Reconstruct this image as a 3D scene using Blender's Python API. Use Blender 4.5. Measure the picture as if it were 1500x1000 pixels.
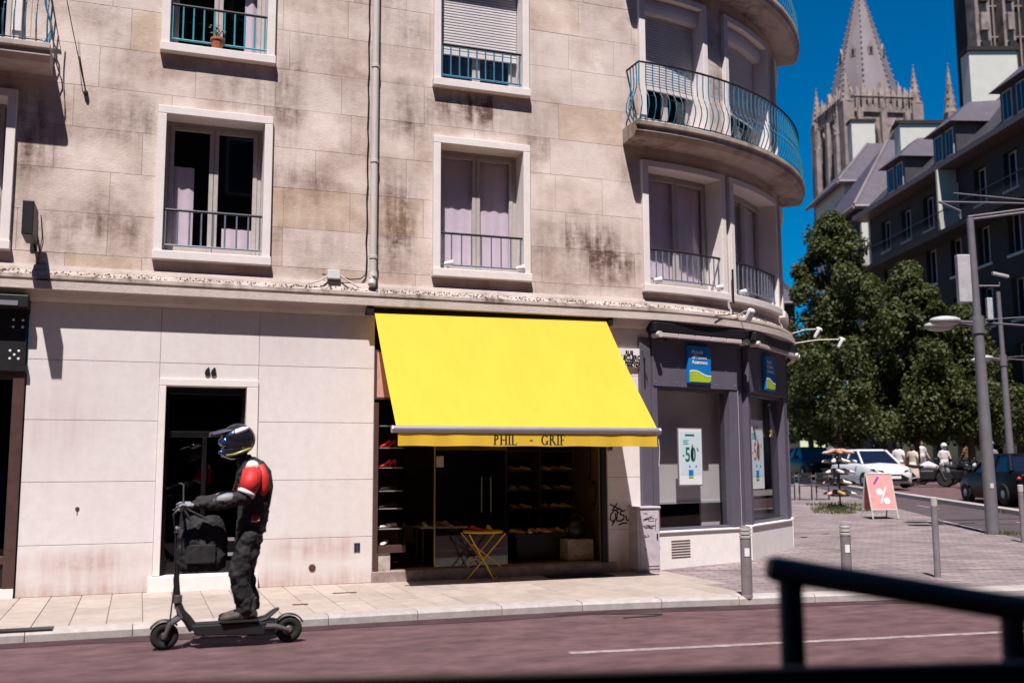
import bpy, bmesh, math, random
from mathutils import Vector, Matrix, Quaternion
random.seed(7)
R_ = math.radians
for o in list(bpy.data.objects): bpy.data.objects.remove(o)
scn = bpy.context.scene
COL = scn.collection

# ------------------------------------------------------------------ camera
cam_d = bpy.data.cameras.new('camera'); cam = bpy.data.objects.new('camera', cam_d); COL.objects.link(cam)
right = Vector((0.9395, -0.3420, -0.0047)).normalized()
fwd = Vector((0.3401, 0.9324, 0.1222)); fwd = (fwd - right*fwd.dot(right)).normalized()
up = right.cross(fwd)
CAM = Vector((0, -14.369, 1.6))
cam.matrix_world = Matrix.Translation(CAM) @ Matrix((right, up, -fwd)).transposed().to_4x4()
cam_d.sensor_width = 36; cam_d.lens = 35.76; cam_d.clip_start = .1; cam_d.clip_end = 2000
cam_d.dof.use_dof = True; cam_d.dof.focus_distance = 15.0; cam_d.dof.aperture_fstop = 1.2
scn.camera = cam

# ------------------------------------------------------------------ sky and sun
SUN = Vector((0.21, 0.463, -1.0)).normalized()          # the way the light travels
world = bpy.data.worlds.new('World'); scn.world = world; world.use_nodes = True
wn = world.node_tree; wn.nodes.clear()
sky = wn.nodes.new('ShaderNodeTexSky'); sky.sky_type = 'NISHITA'; sky.sun_disc = False
sky.sun_elevation = math.asin(-SUN.z); sky.sun_rotation = math.atan2(-SUN.x, -SUN.y)
sky.altitude = 500; sky.air_density = 1.0; sky.dust_density = .0; sky.ozone_density = 3.0
bg = wn.nodes.new('ShaderNodeBackground'); bg.inputs[1].default_value = .05
wo = wn.nodes.new('ShaderNodeOutputWorld')
hs = wn.nodes.new('ShaderNodeHueSaturation'); hs.inputs['Saturation'].default_value = 1.85
wn.links.new(sky.outputs[0], hs.inputs['Color']); wn.links.new(hs.outputs[0], bg.inputs[0]); wn.links.new(bg.outputs[0], wo.inputs[0])
sd = bpy.data.lights.new('sun', 'SUN'); sd.energy = 5.0; sd.angle = R_(.5); sd.color = (1.0, .95, .915)
so = bpy.data.objects.new('sun', sd); COL.objects.link(so)
so.rotation_euler = SUN.to_track_quat('-Z', 'Y').to_euler(); so.location = (-8, -20, 40)
scn.view_settings.view_transform = 'Standard'; scn.view_settings.look = 'None'
scn.view_settings.exposure = .92; scn.view_settings.gamma = 1
scn.render.engine = 'CYCLES'

# ------------------------------------------------------------------ materials
M = {}
K = .74      # all base colours together, so that bounced light stays as weak as in the narrow street
def mat(name, col, rough=.7, metal=0., var=.12, scale=6., bump=0., bscale=40., rnd=0., col2=None, spec=.35, stretch=(1,1,1)):
    m = bpy.data.materials.new(name); m.use_nodes = True; nt = m.node_tree; b = nt.nodes['Principled BSDF']
    b.inputs['Roughness'].default_value = rough; b.inputs['Metallic'].default_value = metal
    b.inputs['Specular IOR Level'].default_value = spec
    L = nt.links.new; col = [c*K for c in col]; col2 = [c*K for c in col2] if col2 else None
    geo = nt.nodes.new('ShaderNodeNewGeometry')
    mp = nt.nodes.new('ShaderNodeVectorMath'); mp.operation = 'MULTIPLY'; mp.inputs[1].default_value = stretch
    L(geo.outputs['Position'], mp.inputs[0])
    nz = nt.nodes.new('ShaderNodeTexNoise'); nz.inputs['Scale'].default_value = scale; nz.inputs['Detail'].default_value = 7
    nz.inputs['Roughness'].default_value = .65
    L(mp.outputs[0], nz.inputs['Vector'])
    rp = nt.nodes.new('ShaderNodeValToRGB'); rp.color_ramp.elements[0].position = .3; rp.color_ramp.elements[1].position = .72
    c2 = col2 or [c*(1-var*2) for c in col]
    c1 = [min(1, c*(1+var)) for c in col]
    rp.color_ramp.elements[0].color = (*c2, 1); rp.color_ramp.elements[1].color = (*c1, 1)
    L(nz.outputs[0], rp.inputs[0]); out = rp.outputs[0]
    if rnd:
        oi = nt.nodes.new('ShaderNodeObjectInfo'); mr = nt.nodes.new('ShaderNodeMapRange')
        mr.inputs[3].default_value = 1-rnd; mr.inputs[4].default_value = 1+rnd
        L(oi.outputs['Random'], mr.inputs[0])
        mm = nt.nodes.new('ShaderNodeVectorMath'); mm.operation = 'SCALE'
        L(out, mm.inputs[0]); L(mr.outputs[0], mm.inputs['Scale']); out = mm.outputs[0]
    L(out, b.inputs['Base Color'])
    if bump:
        n2 = nt.nodes.new('ShaderNodeTexNoise'); n2.inputs['Scale'].default_value = bscale; n2.inputs['Detail'].default_value = 5
        L(geo.outputs['Position'], n2.inputs['Vector'])
        bp = nt.nodes.new('ShaderNodeBump'); bp.inputs['Strength'].default_value = bump; bp.inputs['Distance'].default_value = .01
        L(n2.outputs[0], bp.inputs['Height']); L(bp.outputs[0], b.inputs['Normal'])
    M[name] = m; return m

def stain_mat(name, col, stain, blobs, streak=.5, rnd=.06, thr=(.46, .78), bump=.35, yellow=.0, base_amt=1.0, weather=.0):
    """stone with soot: patchy noise, vertical run marks and a few soot clouds that have their own place on the wall"""
    m = bpy.data.materials.new(name); m.use_nodes = True; nt = m.node_tree; b = nt.nodes['Principled BSDF']
    b.inputs['Roughness'].default_value = .85; b.inputs['Specular IOR Level'].default_value = .2
    L = nt.links.new; N = nt.nodes.new; col = [c*K for c in col]; stain = [c*K for c in stain]
    geo = N('ShaderNodeNewGeometry'); pos = geo.outputs['Position']
    def noise(sc, det, mul=(1,1,1), rough=.6):
        v = N('ShaderNodeVectorMath'); v.operation = 'MULTIPLY'; v.inputs[1].default_value = mul; L(pos, v.inputs[0])
        n = N('ShaderNodeTexNoise'); n.inputs['Scale'].default_value = sc; n.inputs['Detail'].default_value = det
        n.inputs['Roughness'].default_value = rough; L(v.outputs[0], n.inputs['Vector']); return n.outputs[0]
    def math_(op, a, c):
        n = N('ShaderNodeMath'); n.operation = op
        for i, q in enumerate((a, c)):
            if isinstance(q, (int, float)): n.inputs[i].default_value = q
            else: L(q, n.inputs[i])
        return n.outputs[0]
    def mapr(v, a, b_, c=0., d=1.):
        n = N('ShaderNodeMapRange'); L(v, n.inputs[0]); n.inputs[1].default_value = a; n.inputs[2].default_value = b_
        n.inputs[3].default_value = c; n.inputs[4].default_value = d; return n.outputs[0]
    big = noise(.75, 5); fine = noise(7., 9, (1,1,1), .72); run = noise(2.6, 6, (2.6, 2.6, .35)); hz = noise(5., 6, (.7, .7, 4.))
    oi = N('ShaderNodeObjectInfo')
    amt = math_('MULTIPLY', mapr(big, .42, .72), base_amt*.75)
    for (x, z, rx, rz, s) in blobs:
        sp = N('ShaderNodeVectorMath'); sp.operation = 'SUBTRACT'; sp.inputs[1].default_value = (x, 0, z); L(pos, sp.inputs[0])
        sc = N('ShaderNodeVectorMath'); sc.operation = 'MULTIPLY'; sc.inputs[1].default_value = (1/rx, 0, 1/rz); L(sp.outputs[0], sc.inputs[0])
        ln = N('ShaderNodeVectorMath'); ln.operation = 'LENGTH'; L(sc.outputs[0], ln.inputs[0])
        amt = math_('ADD', amt, mapr(ln.outputs['Value'], .25, 1.0, s*1.05, 0.))
    tex = math_('ADD', math_('MULTIPLY', mapr(fine, .38, .72), .55), math_('MULTIPLY', mapr(run, .35, .75), streak))
    tex = math_('ADD', tex, math_('MULTIPLY', mapr(hz, .45, .8), .25))
    rndv = mapr(oi.outputs['Random'], 0, 1, .55, 1.3)
    k = math_('MULTIPLY', math_('MULTIPLY', amt, tex), rndv)
    cl = N('ShaderNodeClamp'); L(k, cl.inputs[0]); k = cl.outputs[0]
    mid = noise(.95, 6, (1,1,1.25)); wk = math_('MULTIPLY', mapr(math_('ADD', mid, math_('MULTIPLY', math_('SUBTRACT', rndv, .9), weather*.16)), .44, .66), math_('ADD', math_('MULTIPLY', mapr(fine, .3, .7), .6), .4))
    c1 = N('ShaderNodeClamp'); L(math_('MULTIPLY', wk, weather), c1.inputs[0])
    m0 = N('ShaderNodeMix'); m0.data_type = 'RGBA'; L(c1.outputs[0], m0.inputs[0]); m0.inputs[6].default_value = (*col, 1); m0.inputs[7].default_value = (*[.50*c_*w_ for c_, w_ in zip(col, (1,.84,.76))], 1)
    mx = N('ShaderNodeMix'); mx.data_type = 'RGBA'; L(k, mx.inputs[0]); L(m0.outputs[2], mx.inputs[6]); mx.inputs[7].default_value = (*stain, 1)
    # warm tint on some stones, and a lightness of its own for each
    r2 = mapr(oi.outputs['Random'], .9, .99, 0, yellow)
    m2 = N('ShaderNodeMix'); m2.data_type = 'RGBA'; L(r2, m2.inputs[0]); L(mx.outputs[2], m2.inputs[6]); m2.inputs[7].default_value = (.48, .33, .19, 1)
    g = N('ShaderNodeVectorMath'); g.operation = 'SCALE'; L(m2.outputs[2], g.inputs[0]); L(mapr(oi.outputs['Random'], 0, 1, 1-rnd, 1+rnd), g.inputs['Scale'])
    g2 = N('ShaderNodeVectorMath'); g2.operation = 'SCALE'; L(g.outputs[0], g2.inputs[0]); L(mapr(fine, .3, .75, .90, 1.07), g2.inputs['Scale'])
    L(g2.outputs[0], b.inputs['Base Color'])
    if bump:
        bp = N('ShaderNodeBump'); bp.inputs['Strength'].default_value = bump; bp.inputs['Distance'].default_value = .012
        f2 = noise(38., 6); L(math_('ADD', f2, fine), bp.inputs['Height']); L(bp.outputs[0], b.inputs['Normal'])
    M[name] = m; return m

BL = [(6.45,6.9,.9,1.7,-.8), (4.75,7.05,.95,.42,1.15), (3.65,6.9,.55,.6,.8), (3.45,5.2,.45,1.2,.75), (6.4,5.2,.95,.55,.8), (6.9,4.75,.7,.5,.7), (1.2,7.0,.8,.45,.8),
      (2.1,5.6,.6,.5,.6), (2.3,4.75,.7,.5,.7), (-.2,6.3,.6,.4,.8), (-1.2,4.8,.7,.5,.6), (5.75,6.7,.35,.5,.8), (1.85,6.9,.3,.8,.7), (-1.5,5.9,.35,.9,.8), (3.5,8.2,.5,.7,.5), (9.3,7.9,.6,.9,.7),(-.5,4.9,.5,.6,.5)]
stain_mat('stone', (.83,.69,.625), (.14,.078,.06), BL, yellow=.3, base_amt=.95, streak=.75, weather=1.0)
stain_mat('balcony_stone', (.60,.50,.45), (.10,.065,.052), [], streak=1.3, rnd=.03, base_amt=1.5, bump=.3, weather=.9)
stain_mat('stone_trim', (.86,.775,.75), (.30,.21,.18), [], streak=.3, rnd=.03, base_amt=.35, bump=.12)
stain_mat('cornice', (.62,.52,.47), (.10,.07,.06), [(x*1.3-3, 4.1, .8, .12, .9) for x in range(0, 9)], streak=.6, base_amt=.9, bump=.6)
stain_mat('panel', (.765,.70,.69), (.55,.40,.37), [(2.4,.5,.9,.25,.8), (3,-.05,14,.34,1.0), (1.9,3.3,.5,.5,.3), (-.9,2.2,.8,.6,.35), (-.6,.4,1.,.25,.8), (7.1,.3,.3,.5,.8)], streak=.9, rnd=.025, base_amt=.45, bump=.05)
stain_mat('plinth', (.90,.83,.81), (.45,.33,.31), [], streak=.6, rnd=.02, base_amt=.4, bump=.08)
mat('joint', (.36,.28,.25), .95, var=.2, scale=9)
mat('pjoint', (.40,.30,.28), .95, var=.2, scale=9)
mat('tile', (.42,.345,.305), .6, var=.09, scale=5, rnd=.10, bump=.12, bscale=60)
mat('tile_joint', (.20,.16,.145), .9)
mat('kerb', (.44,.385,.37), .8, var=.12, scale=7, rnd=.08, bump=.2)
mat('asphalt', (.155,.088,.094), .9, var=.22, scale=3.4, bump=1., bscale=150, spec=.15, stretch=(.75,1.25,1))
mat('asphalt_patch', (.080,.044,.050), .85, var=.2, scale=3, bump=.8, bscale=230, spec=.15)
mat('cycle', (.085,.060,.068), .9, var=.15, scale=2, bump=.5, bscale=200)
mat('line_paint', (.44,.36,.36), .75, var=.1, scale=9, col2=(.20,.125,.13), bump=.8, bscale=150)
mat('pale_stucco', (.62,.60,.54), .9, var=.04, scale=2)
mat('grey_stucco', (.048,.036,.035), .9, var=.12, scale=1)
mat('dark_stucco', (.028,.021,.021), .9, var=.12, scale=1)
mat('slate', (.085,.070,.092), .6, var=.14, scale=1.6)
mat('slate_dark', (.05,.044,.055), .6, var=.14, scale=1.6)
stain_mat('gothic', (.33,.26,.245), (.06,.045,.045), [], streak=.9, rnd=.05, base_amt=1.6, bump=.8)
mat('lead', (.22,.175,.19), .55, var=.18, scale=.35, stretch=(1,1,.15))
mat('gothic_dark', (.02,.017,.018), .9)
mat('window_wood', (.50,.44,.42), .55, var=.08, scale=12)
mat('window_brown', (.17,.12,.11), .55, var=.15, scale=12)
mat('curtain', (.95,.82,.88), .9, var=.05, scale=5)
mat('curtain_blue', (.10,.16,.30), .9, var=.05, scale=5)
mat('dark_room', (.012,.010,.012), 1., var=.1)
mat('shutter', (.74,.69,.70), .5, var=.04, scale=5)
mat('iron_blue', (.035,.215,.36), .42, var=.12, scale=14, metal=.0)
mat('iron_turq', (.045,.33,.42), .42, var=.12, scale=14)
mat('iron_grey', (.16,.19,.26), .45, var=.12, scale=14)
mat('iron_dark', (.018,.018,.024), .5, var=.2, scale=14)
mat('pvc', (.62,.56,.53), .5, var=.07, scale=8, stretch=(1,1,.3))
mat('cable_black', (.012,.011,.012), .6)
mat('awning', (.88,.56,.045), .8, var=.03, scale=3, stretch=(2,1,.3))
def translucent(name, col, k):
    m = M[name]; nt = m.node_tree; N = nt.nodes.new; L = nt.links.new; b = nt.nodes['Principled BSDF']; o = [n for n in nt.nodes if n.type == 'OUTPUT_MATERIAL'][0]
    t = N('ShaderNodeBsdfTranslucent'); t.inputs[0].default_value = (*col, 1); x = N('ShaderNodeMixShader'); x.inputs[0].default_value = k
    L(b.outputs[0], x.inputs[1]); L(t.outputs[0], x.inputs[2]); L(x.outputs[0], o.inputs[0])
translucent('awning', (.80,.42,.02), .22)
mat('print_black', (.012,.011,.010), .7)
mat('alu', (.42,.39,.43), .38, metal=.55, var=.05)
mat('anthracite', (.125,.110,.148), .42, var=.06, scale=4)
mat('near_black', (.012,.010,.013), .5, var=.2)
mat('door_dark', (.010,.009,.011), .25, var=.2)
mat('brown_frame', (.085,.042,.036), .5, var=.15, scale=8)
mat('shop_wood', (.20,.125,.075), .6, var=.12, scale=4)
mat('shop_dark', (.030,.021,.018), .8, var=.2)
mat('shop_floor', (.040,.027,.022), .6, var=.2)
mat('shelf_wood', (.075,.045,.032), .6, var=.2)
mat('pale_board', (.50,.42,.38), .7, var=.25, scale=6)
mat('brass', (.55,.34,.10), .35, metal=.7)
mat('yellow_metal', (.74,.40,.02), .45, var=.05)
mat('marble_step', (.36,.27,.25), .55, var=.25, scale=6)
mat('white_plastic', (.72,.70,.70), .45, var=.04)
mat('sign_blue', (.008,.19,.56), .4, var=.03)
mat('sign_green', (.42,.56,.035), .4, var=.06)
mat('white_print', (.80,.80,.80), .5, var=.01)
mat('poster_pale', (.62,.71,.78), .5, var=.03)
mat('poster_green', (.01,.15,.085), .5, var=.03)
mat('poster_orange', (.62,.20,.07), .5, var=.06)
mat('poster_teal', (.04,.38,.33), .5, var=.06)
mat('blind', (.98,.84,.80), .85, var=.03, scale=3)
mat('cabinet', (.54,.49,.55), .5, var=.12, scale=5, col2=(.40,.33,.38))
mat('bollard', (.27,.235,.25), .45, var=.12, scale=9, metal=.15)
mat('bollard_band', (.50,.47,.45), .5)
mat('pole_paint', (.21,.19,.215), .45, var=.08, scale=4, metal=.2)
mat('lamp_white', (.50,.48,.50), .4)
mat('leaf', (.060,.066,.011), .6, var=.35, scale=5., rnd=0, col2=(.018,.026,.006))
translucent('leaf', (.10,.13,.02), .25)
mat('bark', (.07,.055,.045), .95, var=.3, bump=.6)
mat('grass', (.10,.11,.03), .9, var=.4, scale=20)
mat('car_white', (.72,.70,.71), .25, spec=.6, var=.02)
mat('car_dark', (.012,.013,.025), .35, spec=.15, var=.05)
mat('car_black', (.006,.006,.008), .35, spec=.1, var=.05)
mat('car_glass', (.008,.012,.03), .12, spec=.4, var=.1)
mat('rubber', (.014,.013,.013), .85, var=.2)
mat('chrome', (.6,.6,.62), .2, metal=.9)
mat('lamp_glass', (.75,.75,.78), .15, spec=.6)
mat('orange', (.75,.16,.04), .5)
mat('cloth_black', (.019,.017,.020), .8, var=.35, scale=14, bump=1., bscale=16)
mat('cloth_red', (.62,.028,.026), .6, var=.12, scale=14, bump=.3, bscale=26)
mat('cloth_white', (.72,.68,.68), .7, var=.05)
mat('cloth_cream', (.62,.50,.42), .8, var=.08)
mat('cloth_grey', (.25,.24,.27), .6, var=.12, scale=10)
mat('skin', (.42,.25,.18), .55, var=.05)
mat('hair', (.02,.013,.010), .6)
mat('helmet_black', (.014,.014,.022), .16, spec=.7, var=.1)
mat('helmet_blue', (.05,.06,.16), .2, spec=.6)
mat('helmet_dark', (.030,.026,.075), .2, spec=.6)
mat('helmet_yellow', (.40,.36,.10), .3, spec=.6)
mat('visor_blue', (.012,.05,.20), .15, spec=.7)
mat('boot', (.075,.058,.052), .7, var=.25, scale=20)
mat('sign_red', (.80,.32,.31), .55, var=.12, scale=9)
mat('sign_purple', (.22,.10,.34), .5)
mat('frame_pale', (.58,.55,.53), .5)
mat('fluor', (.60,.47,.48), .5, var=.05)
mat('gold', (.62,.42,.16), .4, metal=.3)
mat('terracotta', (.45,.14,.06), .8)
mat('barrier', (.020,.017,.019), .55, var=.2)
mat('barrier_wood', (.24,.13,.115), .6, var=.2)
mat('graffiti', (.015,.012,.014), .6)
mat('shoe_tan', (.45,.26,.12), .5); mat('shoe_white', (.62,.57,.53), .5); mat('shoe_red', (.58,.015,.03), .35, spec=.6); mat('shoe_black', (.02,.017,.016), .4); mat('shoe_pink', (.62,.33,.30), .5); mat('shoe_brown', (.20,.09,.04), .5)
mat('scooter', (.020,.019,.022), .4, var=.1); mat('scooter_metal', (.26,.22,.22), .35, metal=.7)
mat('rust', (.11,.045,.03), .9)
def glass(name, tint=(1,1,1), refl=1.0, rough=.02):
    m = bpy.data.materials.new(name); m.use_nodes = True; nt = m.node_tree; nt.nodes.clear(); N = nt.nodes.new; L = nt.links.new
    o = N('ShaderNodeOutputMaterial'); t = N('ShaderNodeBsdfTransparent'); t.inputs[0].default_value = (*tint, 1)
    g = N('ShaderNodeBsdfGlossy'); g.inputs['Roughness'].default_value = rough; g.inputs[0].default_value = (refl, refl, refl, 1)
    lw = N('ShaderNodeLayerWeight'); lw.inputs[0].default_value = .5; pw = N('ShaderNodeMath'); pw.operation = 'POWER'; L(lw.outputs['Facing'], pw.inputs[0]); pw.inputs[1].default_value = 5.
    fr = N('ShaderNodeMapRange'); L(pw.outputs[0], fr.inputs[0]); fr.inputs[3].default_value = .045; fr.inputs[4].default_value = 1.
    x = N('ShaderNodeMixShader'); L(fr.outputs[0], x.inputs[0]); L(t.outputs[0], x.inputs[1]); L(g.outputs[0], x.inputs[2]); L(x.outputs[0], o.inputs[0])
    M[name] = m; return m
glass('pane', (.95,.94,.96)); glass('pane_dark', (.30,.29,.32)); glass('shop_glass', (.88,.90,.92), .8)
# grey sett paving: courses run along the street front
def paver_mat():
    m = bpy.data.materials.new('pavers'); m.use_nodes = True; nt = m.node_tree; b = nt.nodes['Principled BSDF']; N = nt.nodes.new; L = nt.links.new
    geo = N('ShaderNodeNewGeometry'); mp = N('ShaderNodeMapping'); mp.inputs['Rotation'].default_value = (0, 0, R_(14)); L(geo.outputs['Position'], mp.inputs[0])
    br = N('ShaderNodeTexBrick'); br.inputs['Scale'].default_value = 1.; br.inputs['Brick Width'].default_value = .42; br.inputs['Row Height'].default_value = .14
    br.inputs['Mortar Size'].default_value = .010; br.inputs['Color1'].default_value = (.225,.175,.175,1); br.inputs['Color2'].default_value = (.145,.112,.118,1); br.inputs['Mortar'].default_value = (.06,.045,.045,1)
    br.inputs['Bias'].default_value = -.1; L(mp.outputs[0], br.inputs[0])
    nz = N('ShaderNodeTexNoise'); nz.inputs['Scale'].default_value = 1.3; nz.inputs['Detail'].default_value = 6; L(geo.outputs['Position'], nz.inputs[0])
    mr = N('ShaderNodeMapRange'); mr.inputs[1].default_value = .3; mr.inputs[2].default_value = .7; mr.inputs[3].default_value = .7; mr.inputs[4].default_value = 1.2; L(nz.outputs[0], mr.inputs[0])
    s = N('ShaderNodeVectorMath'); s.operation = 'SCALE'; L(br.outputs[0], s.inputs[0]); L(mr.outputs[0], s.inputs['Scale']); L(s.outputs[0], b.inputs['Base Color'])
    bp = N('ShaderNodeBump'); bp.inputs['Strength'].default_value = .6; bp.inputs['Distance'].default_value = .02; L(br.outputs['Fac'], bp.inputs['Height']); bp.invert = True; L(bp.outputs[0], b.inputs['Normal'])
    b.inputs['Roughness'].default_value = .8; M['pavers'] = m
paver_mat()

# ------------------------------------------------------------------ mesh helpers
ORG = {}
class MB:
    def __init__(s): s.v = []; s.f = []
    def add(s, vs, fs):
        k = len(s.v); s.v += [Vector(q) for q in vs]; s.f += [tuple(i+k for i in f) for f in fs]; return s
    def box(s, x0, x1, y0, y1, z0, z1):
        return s.add([(x0,y0,z0),(x1,y0,z0),(x1,y1,z0),(x0,y1,z0),(x0,y0,z1),(x1,y0,z1),(x1,y1,z1),(x0,y1,z1)],
                     [(3,2,1,0),(4,5,6,7),(0,1,5,4),(1,2,6,5),(2,3,7,6),(3,0,4,7)])
    def obox(s, c, ax, ay, az):
        c = Vector(c); ax = Vector(ax); ay = Vector(ay); az = Vector(az)
        return s.add([c+i*ax+j*ay+k*az for k in (-1,1) for (i,j) in ((-1,-1),(1,-1),(1,1),(-1,1))],
                     [(3,2,1,0),(4,5,6,7),(0,1,5,4),(1,2,6,5),(2,3,7,6),(3,0,4,7)])
    def quad(s, *p): return s.add(p, [tuple(range(len(p)))])
    def prism(s, pts, off):
        """polygon extruded by vector off"""
        n = len(pts); off = Vector(off); a = [Vector(p) for p in pts]
        return s.add(a+[p+off for p in a], [tuple(range(n))[::-1], tuple(range(n, 2*n))]+[(i,(i+1)%n,(i+1)%n+n,i+n) for i in range(n)])
    def tube(s, pts, r, n=8, cap=True, flat=None, refup=None):
        """swept tube; r a number or list; flat=(a,b) ellipse factors in the (side, up) frame"""
        P = [Vector(p) for p in pts]; m = len(P); rr = r if isinstance(r, (list, tuple)) else [r]*m
        up0 = Vector(refup) if refup else Vector((0,0,1)); k = len(s.v)
        for i in range(m):
            t = (P[min(i+1,m-1)]-P[max(i-1,0)]).normalized()
            u_ = up0 if abs(t.dot(up0)) < .95 else Vector((0,1,0)) if abs(t.y) < .9 else Vector((1,0,0))
            a = t.cross(u_).normalized(); b = a.cross(t).normalized()
            fa, fb = flat[i] if (flat and isinstance(flat[0], (list,tuple))) else (flat or (1,1))
            for j in range(n):
                w = 2*math.pi*j/n; s.v.append(P[i]+a*math.cos(w)*rr[i]*fa+b*math.sin(w)*rr[i]*fb)
        for i in range(m-1):
            for j in range(n):
                s.f.append((k+i*n+j, k+i*n+(j+1)%n, k+(i+1)*n+(j+1)%n, k+(i+1)*n+j))
        if cap: s.f += [tuple(k+j for j in range(n))[::-1], tuple(k+(m-1)*n+j for j in range(n))]
        return s
    def lathe(s, prof, c=(0,0,0), n=16, axis=(0,0,1)):
        c = Vector(c); az = Vector(axis).normalized(); ax = az.orthogonal().normalized(); ay = az.cross(ax); k = len(s.v); m = len(prof)
        for (r, z) in prof:
            for j in range(n):
                w = 2*math.pi*j/n; s.v.append(c+az*z+(ax*math.cos(w)+ay*math.sin(w))*r)
        for i in range(m-1):
            for j in range(n): s.f.append((k+i*n+j, k+i*n+(j+1)%n, k+(i+1)*n+(j+1)%n, k+(i+1)*n+j))
        s.f += [tuple(k+j for j in range(n))[::-1], tuple(k+(m-1)*n+j for j in range(n))]
        return s
    def ball(s, c, rx, ry=None, rz=None, n=12, m=8, rot=None):
        ry = ry or rx; rz = rz or rx; c = Vector(c); k = len(s.v)
        for i in range(1, m):
            ph = math.pi*i/m
            for j in range(n):
                w = 2*math.pi*j/n; q = Vector((rx*math.sin(ph)*math.cos(w), ry*math.sin(ph)*math.sin(w), rz*math.cos(ph)))
                s.v.append(c+(rot@q if rot else q))
        t = Vector((0,0,rz)); t = rot@t if rot else t
        s.v += [c+t, c-t]; T = k+(m-1)*n
        for i in range(m-2):
            for j in range(n): s.f.append((k+i*n+j, k+(i+1)*n+j, k+(i+1)*n+(j+1)%n, k+i*n+(j+1)%n))
        for j in range(n):
            s.f.append((T, k+j, k+(j+1)%n)); s.f.append((T+1, k+(m-2)*n+(j+1)%n, k+(m-2)*n+j))
        return s
    def mesh(s, name, o):
        me = bpy.data.meshes.new(name); me.from_pydata([v-o for v in s.v], [], s.f); me.update(); return me
    def build(s, name, mt, parent=None, smooth=False, bevel=0., origin=None, weld=False, **tags):
        if parent is not None: o = ORG[parent.name]
        elif origin is not None: o = Vector(origin)
        else:
            xs = [v.x for v in s.v]; ys = [v.y for v in s.v]; zs = [v.z for v in s.v]
            o = Vector(((min(xs)+max(xs))/2, (min(ys)+max(ys))/2, min(zs)))
        me = s.mesh(name, o); ob = bpy.data.objects.new(name, me); COL.objects.link(ob)
        me.materials.append(M[mt] if isinstance(mt, str) else mt)
        ORG[ob.name] = o
        if parent is not None: ob.parent = parent
        else: ob.location = o
        bm = bmesh.new(); bm.from_mesh(me); bmesh.ops.recalc_face_normals(bm, faces=bm.faces)
        if weld: bmesh.ops.remove_doubles(bm, verts=bm.verts, dist=1e-4)
        bm.to_mesh(me); bm.free()
        if smooth:
            me.polygons.foreach_set('use_smooth', [True]*len(me.polygons))
            if smooth != 'all': me.set_sharp_from_angle(angle=R_(40))
        if bevel:
            bv = ob.modifiers.new('bevel', 'BEVEL'); bv.width = bevel; bv.segments = 2; bv.limit_method = 'ANGLE'; bv.angle_limit = R_(50)
        tag(ob, **tags); return ob
def tag(o, label=None, cat=None, group=None, kind=None):
    if label: o['label'] = label
    if cat: o['category'] = cat
    if group: o['group'] = group
    if kind: o['kind'] = kind
    return o
def thing(name, label, cat, loc=(0,0,0), group=None):
    o = bpy.data.objects.new(name, None); COL.objects.link(o); o.location = loc; o.empty_display_size = .1
    ORG[o.name] = Vector(loc); return tag(o, label, cat, group)
def copy_tree(o, parent=None):
    c = o.copy(); COL.objects.link(c); ORG[c.name] = ORG[o.name].copy()
    if parent: c.parent = parent
    for ch in o.children: copy_tree(ch, c)
    return c
def place(root, loc, rz=0., sc=1.):
    root.location = loc; root.rotation_euler = (0, 0, rz); root.scale = (sc, sc, sc); return root
def text(name, body, size, origin, right_v, up_v, mt, parent, ext=.002, shear=0., off=0., align='LEFT', width=None):
    cu = bpy.data.curves.new('t', 'FONT'); cu.body = body; cu.size = size; cu.extrude = ext; cu.shear = shear; cu.offset = off; cu.align_x = align; cu.resolution_u = 3
    tmp = bpy.data.objects.new('t', cu); COL.objects.link(tmp)
    dg = bpy.context.evaluated_depsgraph_get(); me = bpy.data.meshes.new_from_object(tmp.evaluated_get(dg))
    bpy.data.objects.remove(tmp); bpy.data.curves.remove(cu); me.name = name
    r = Vector(right_v).normalized(); u_ = Vector(up_v).normalized(); n = r.cross(u_)
    k = 1.
    if width:
        xs = [v.co.x for v in me.vertices]; k = width/(max(xs)-min(xs))
    o = ORG[parent.name] if parent else Vector((0,0,0))
    for v in me.vertices: v.co = Vector(origin)-o+r*v.co.x*k+u_*v.co.y+n*v.co.z
    me.materials.clear(); me.materials.append(M[mt]); ob = bpy.data.objects.new(name, me); COL.objects.link(ob); ORG[ob.name] = o
    if parent: ob.parent = parent
    return ob
# side street frame: lateral l, depth dp measured from under the camera; its ground climbs gently
SU = Vector((.3428, .9394, 0)); SV = Vector((.9394, -.3428, 0))
def gz(dp): return max(0., .029*(dp-16.))
def S(l, dp, z=None, dz=0.):
    q = Vector((CAM.x, CAM.y, 0))+SV*l+SU*dp; q.z = (gz(dp) if z is None else z)+dz; return q
S_ROT = math.atan2(SV.y, SV.x)
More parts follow.
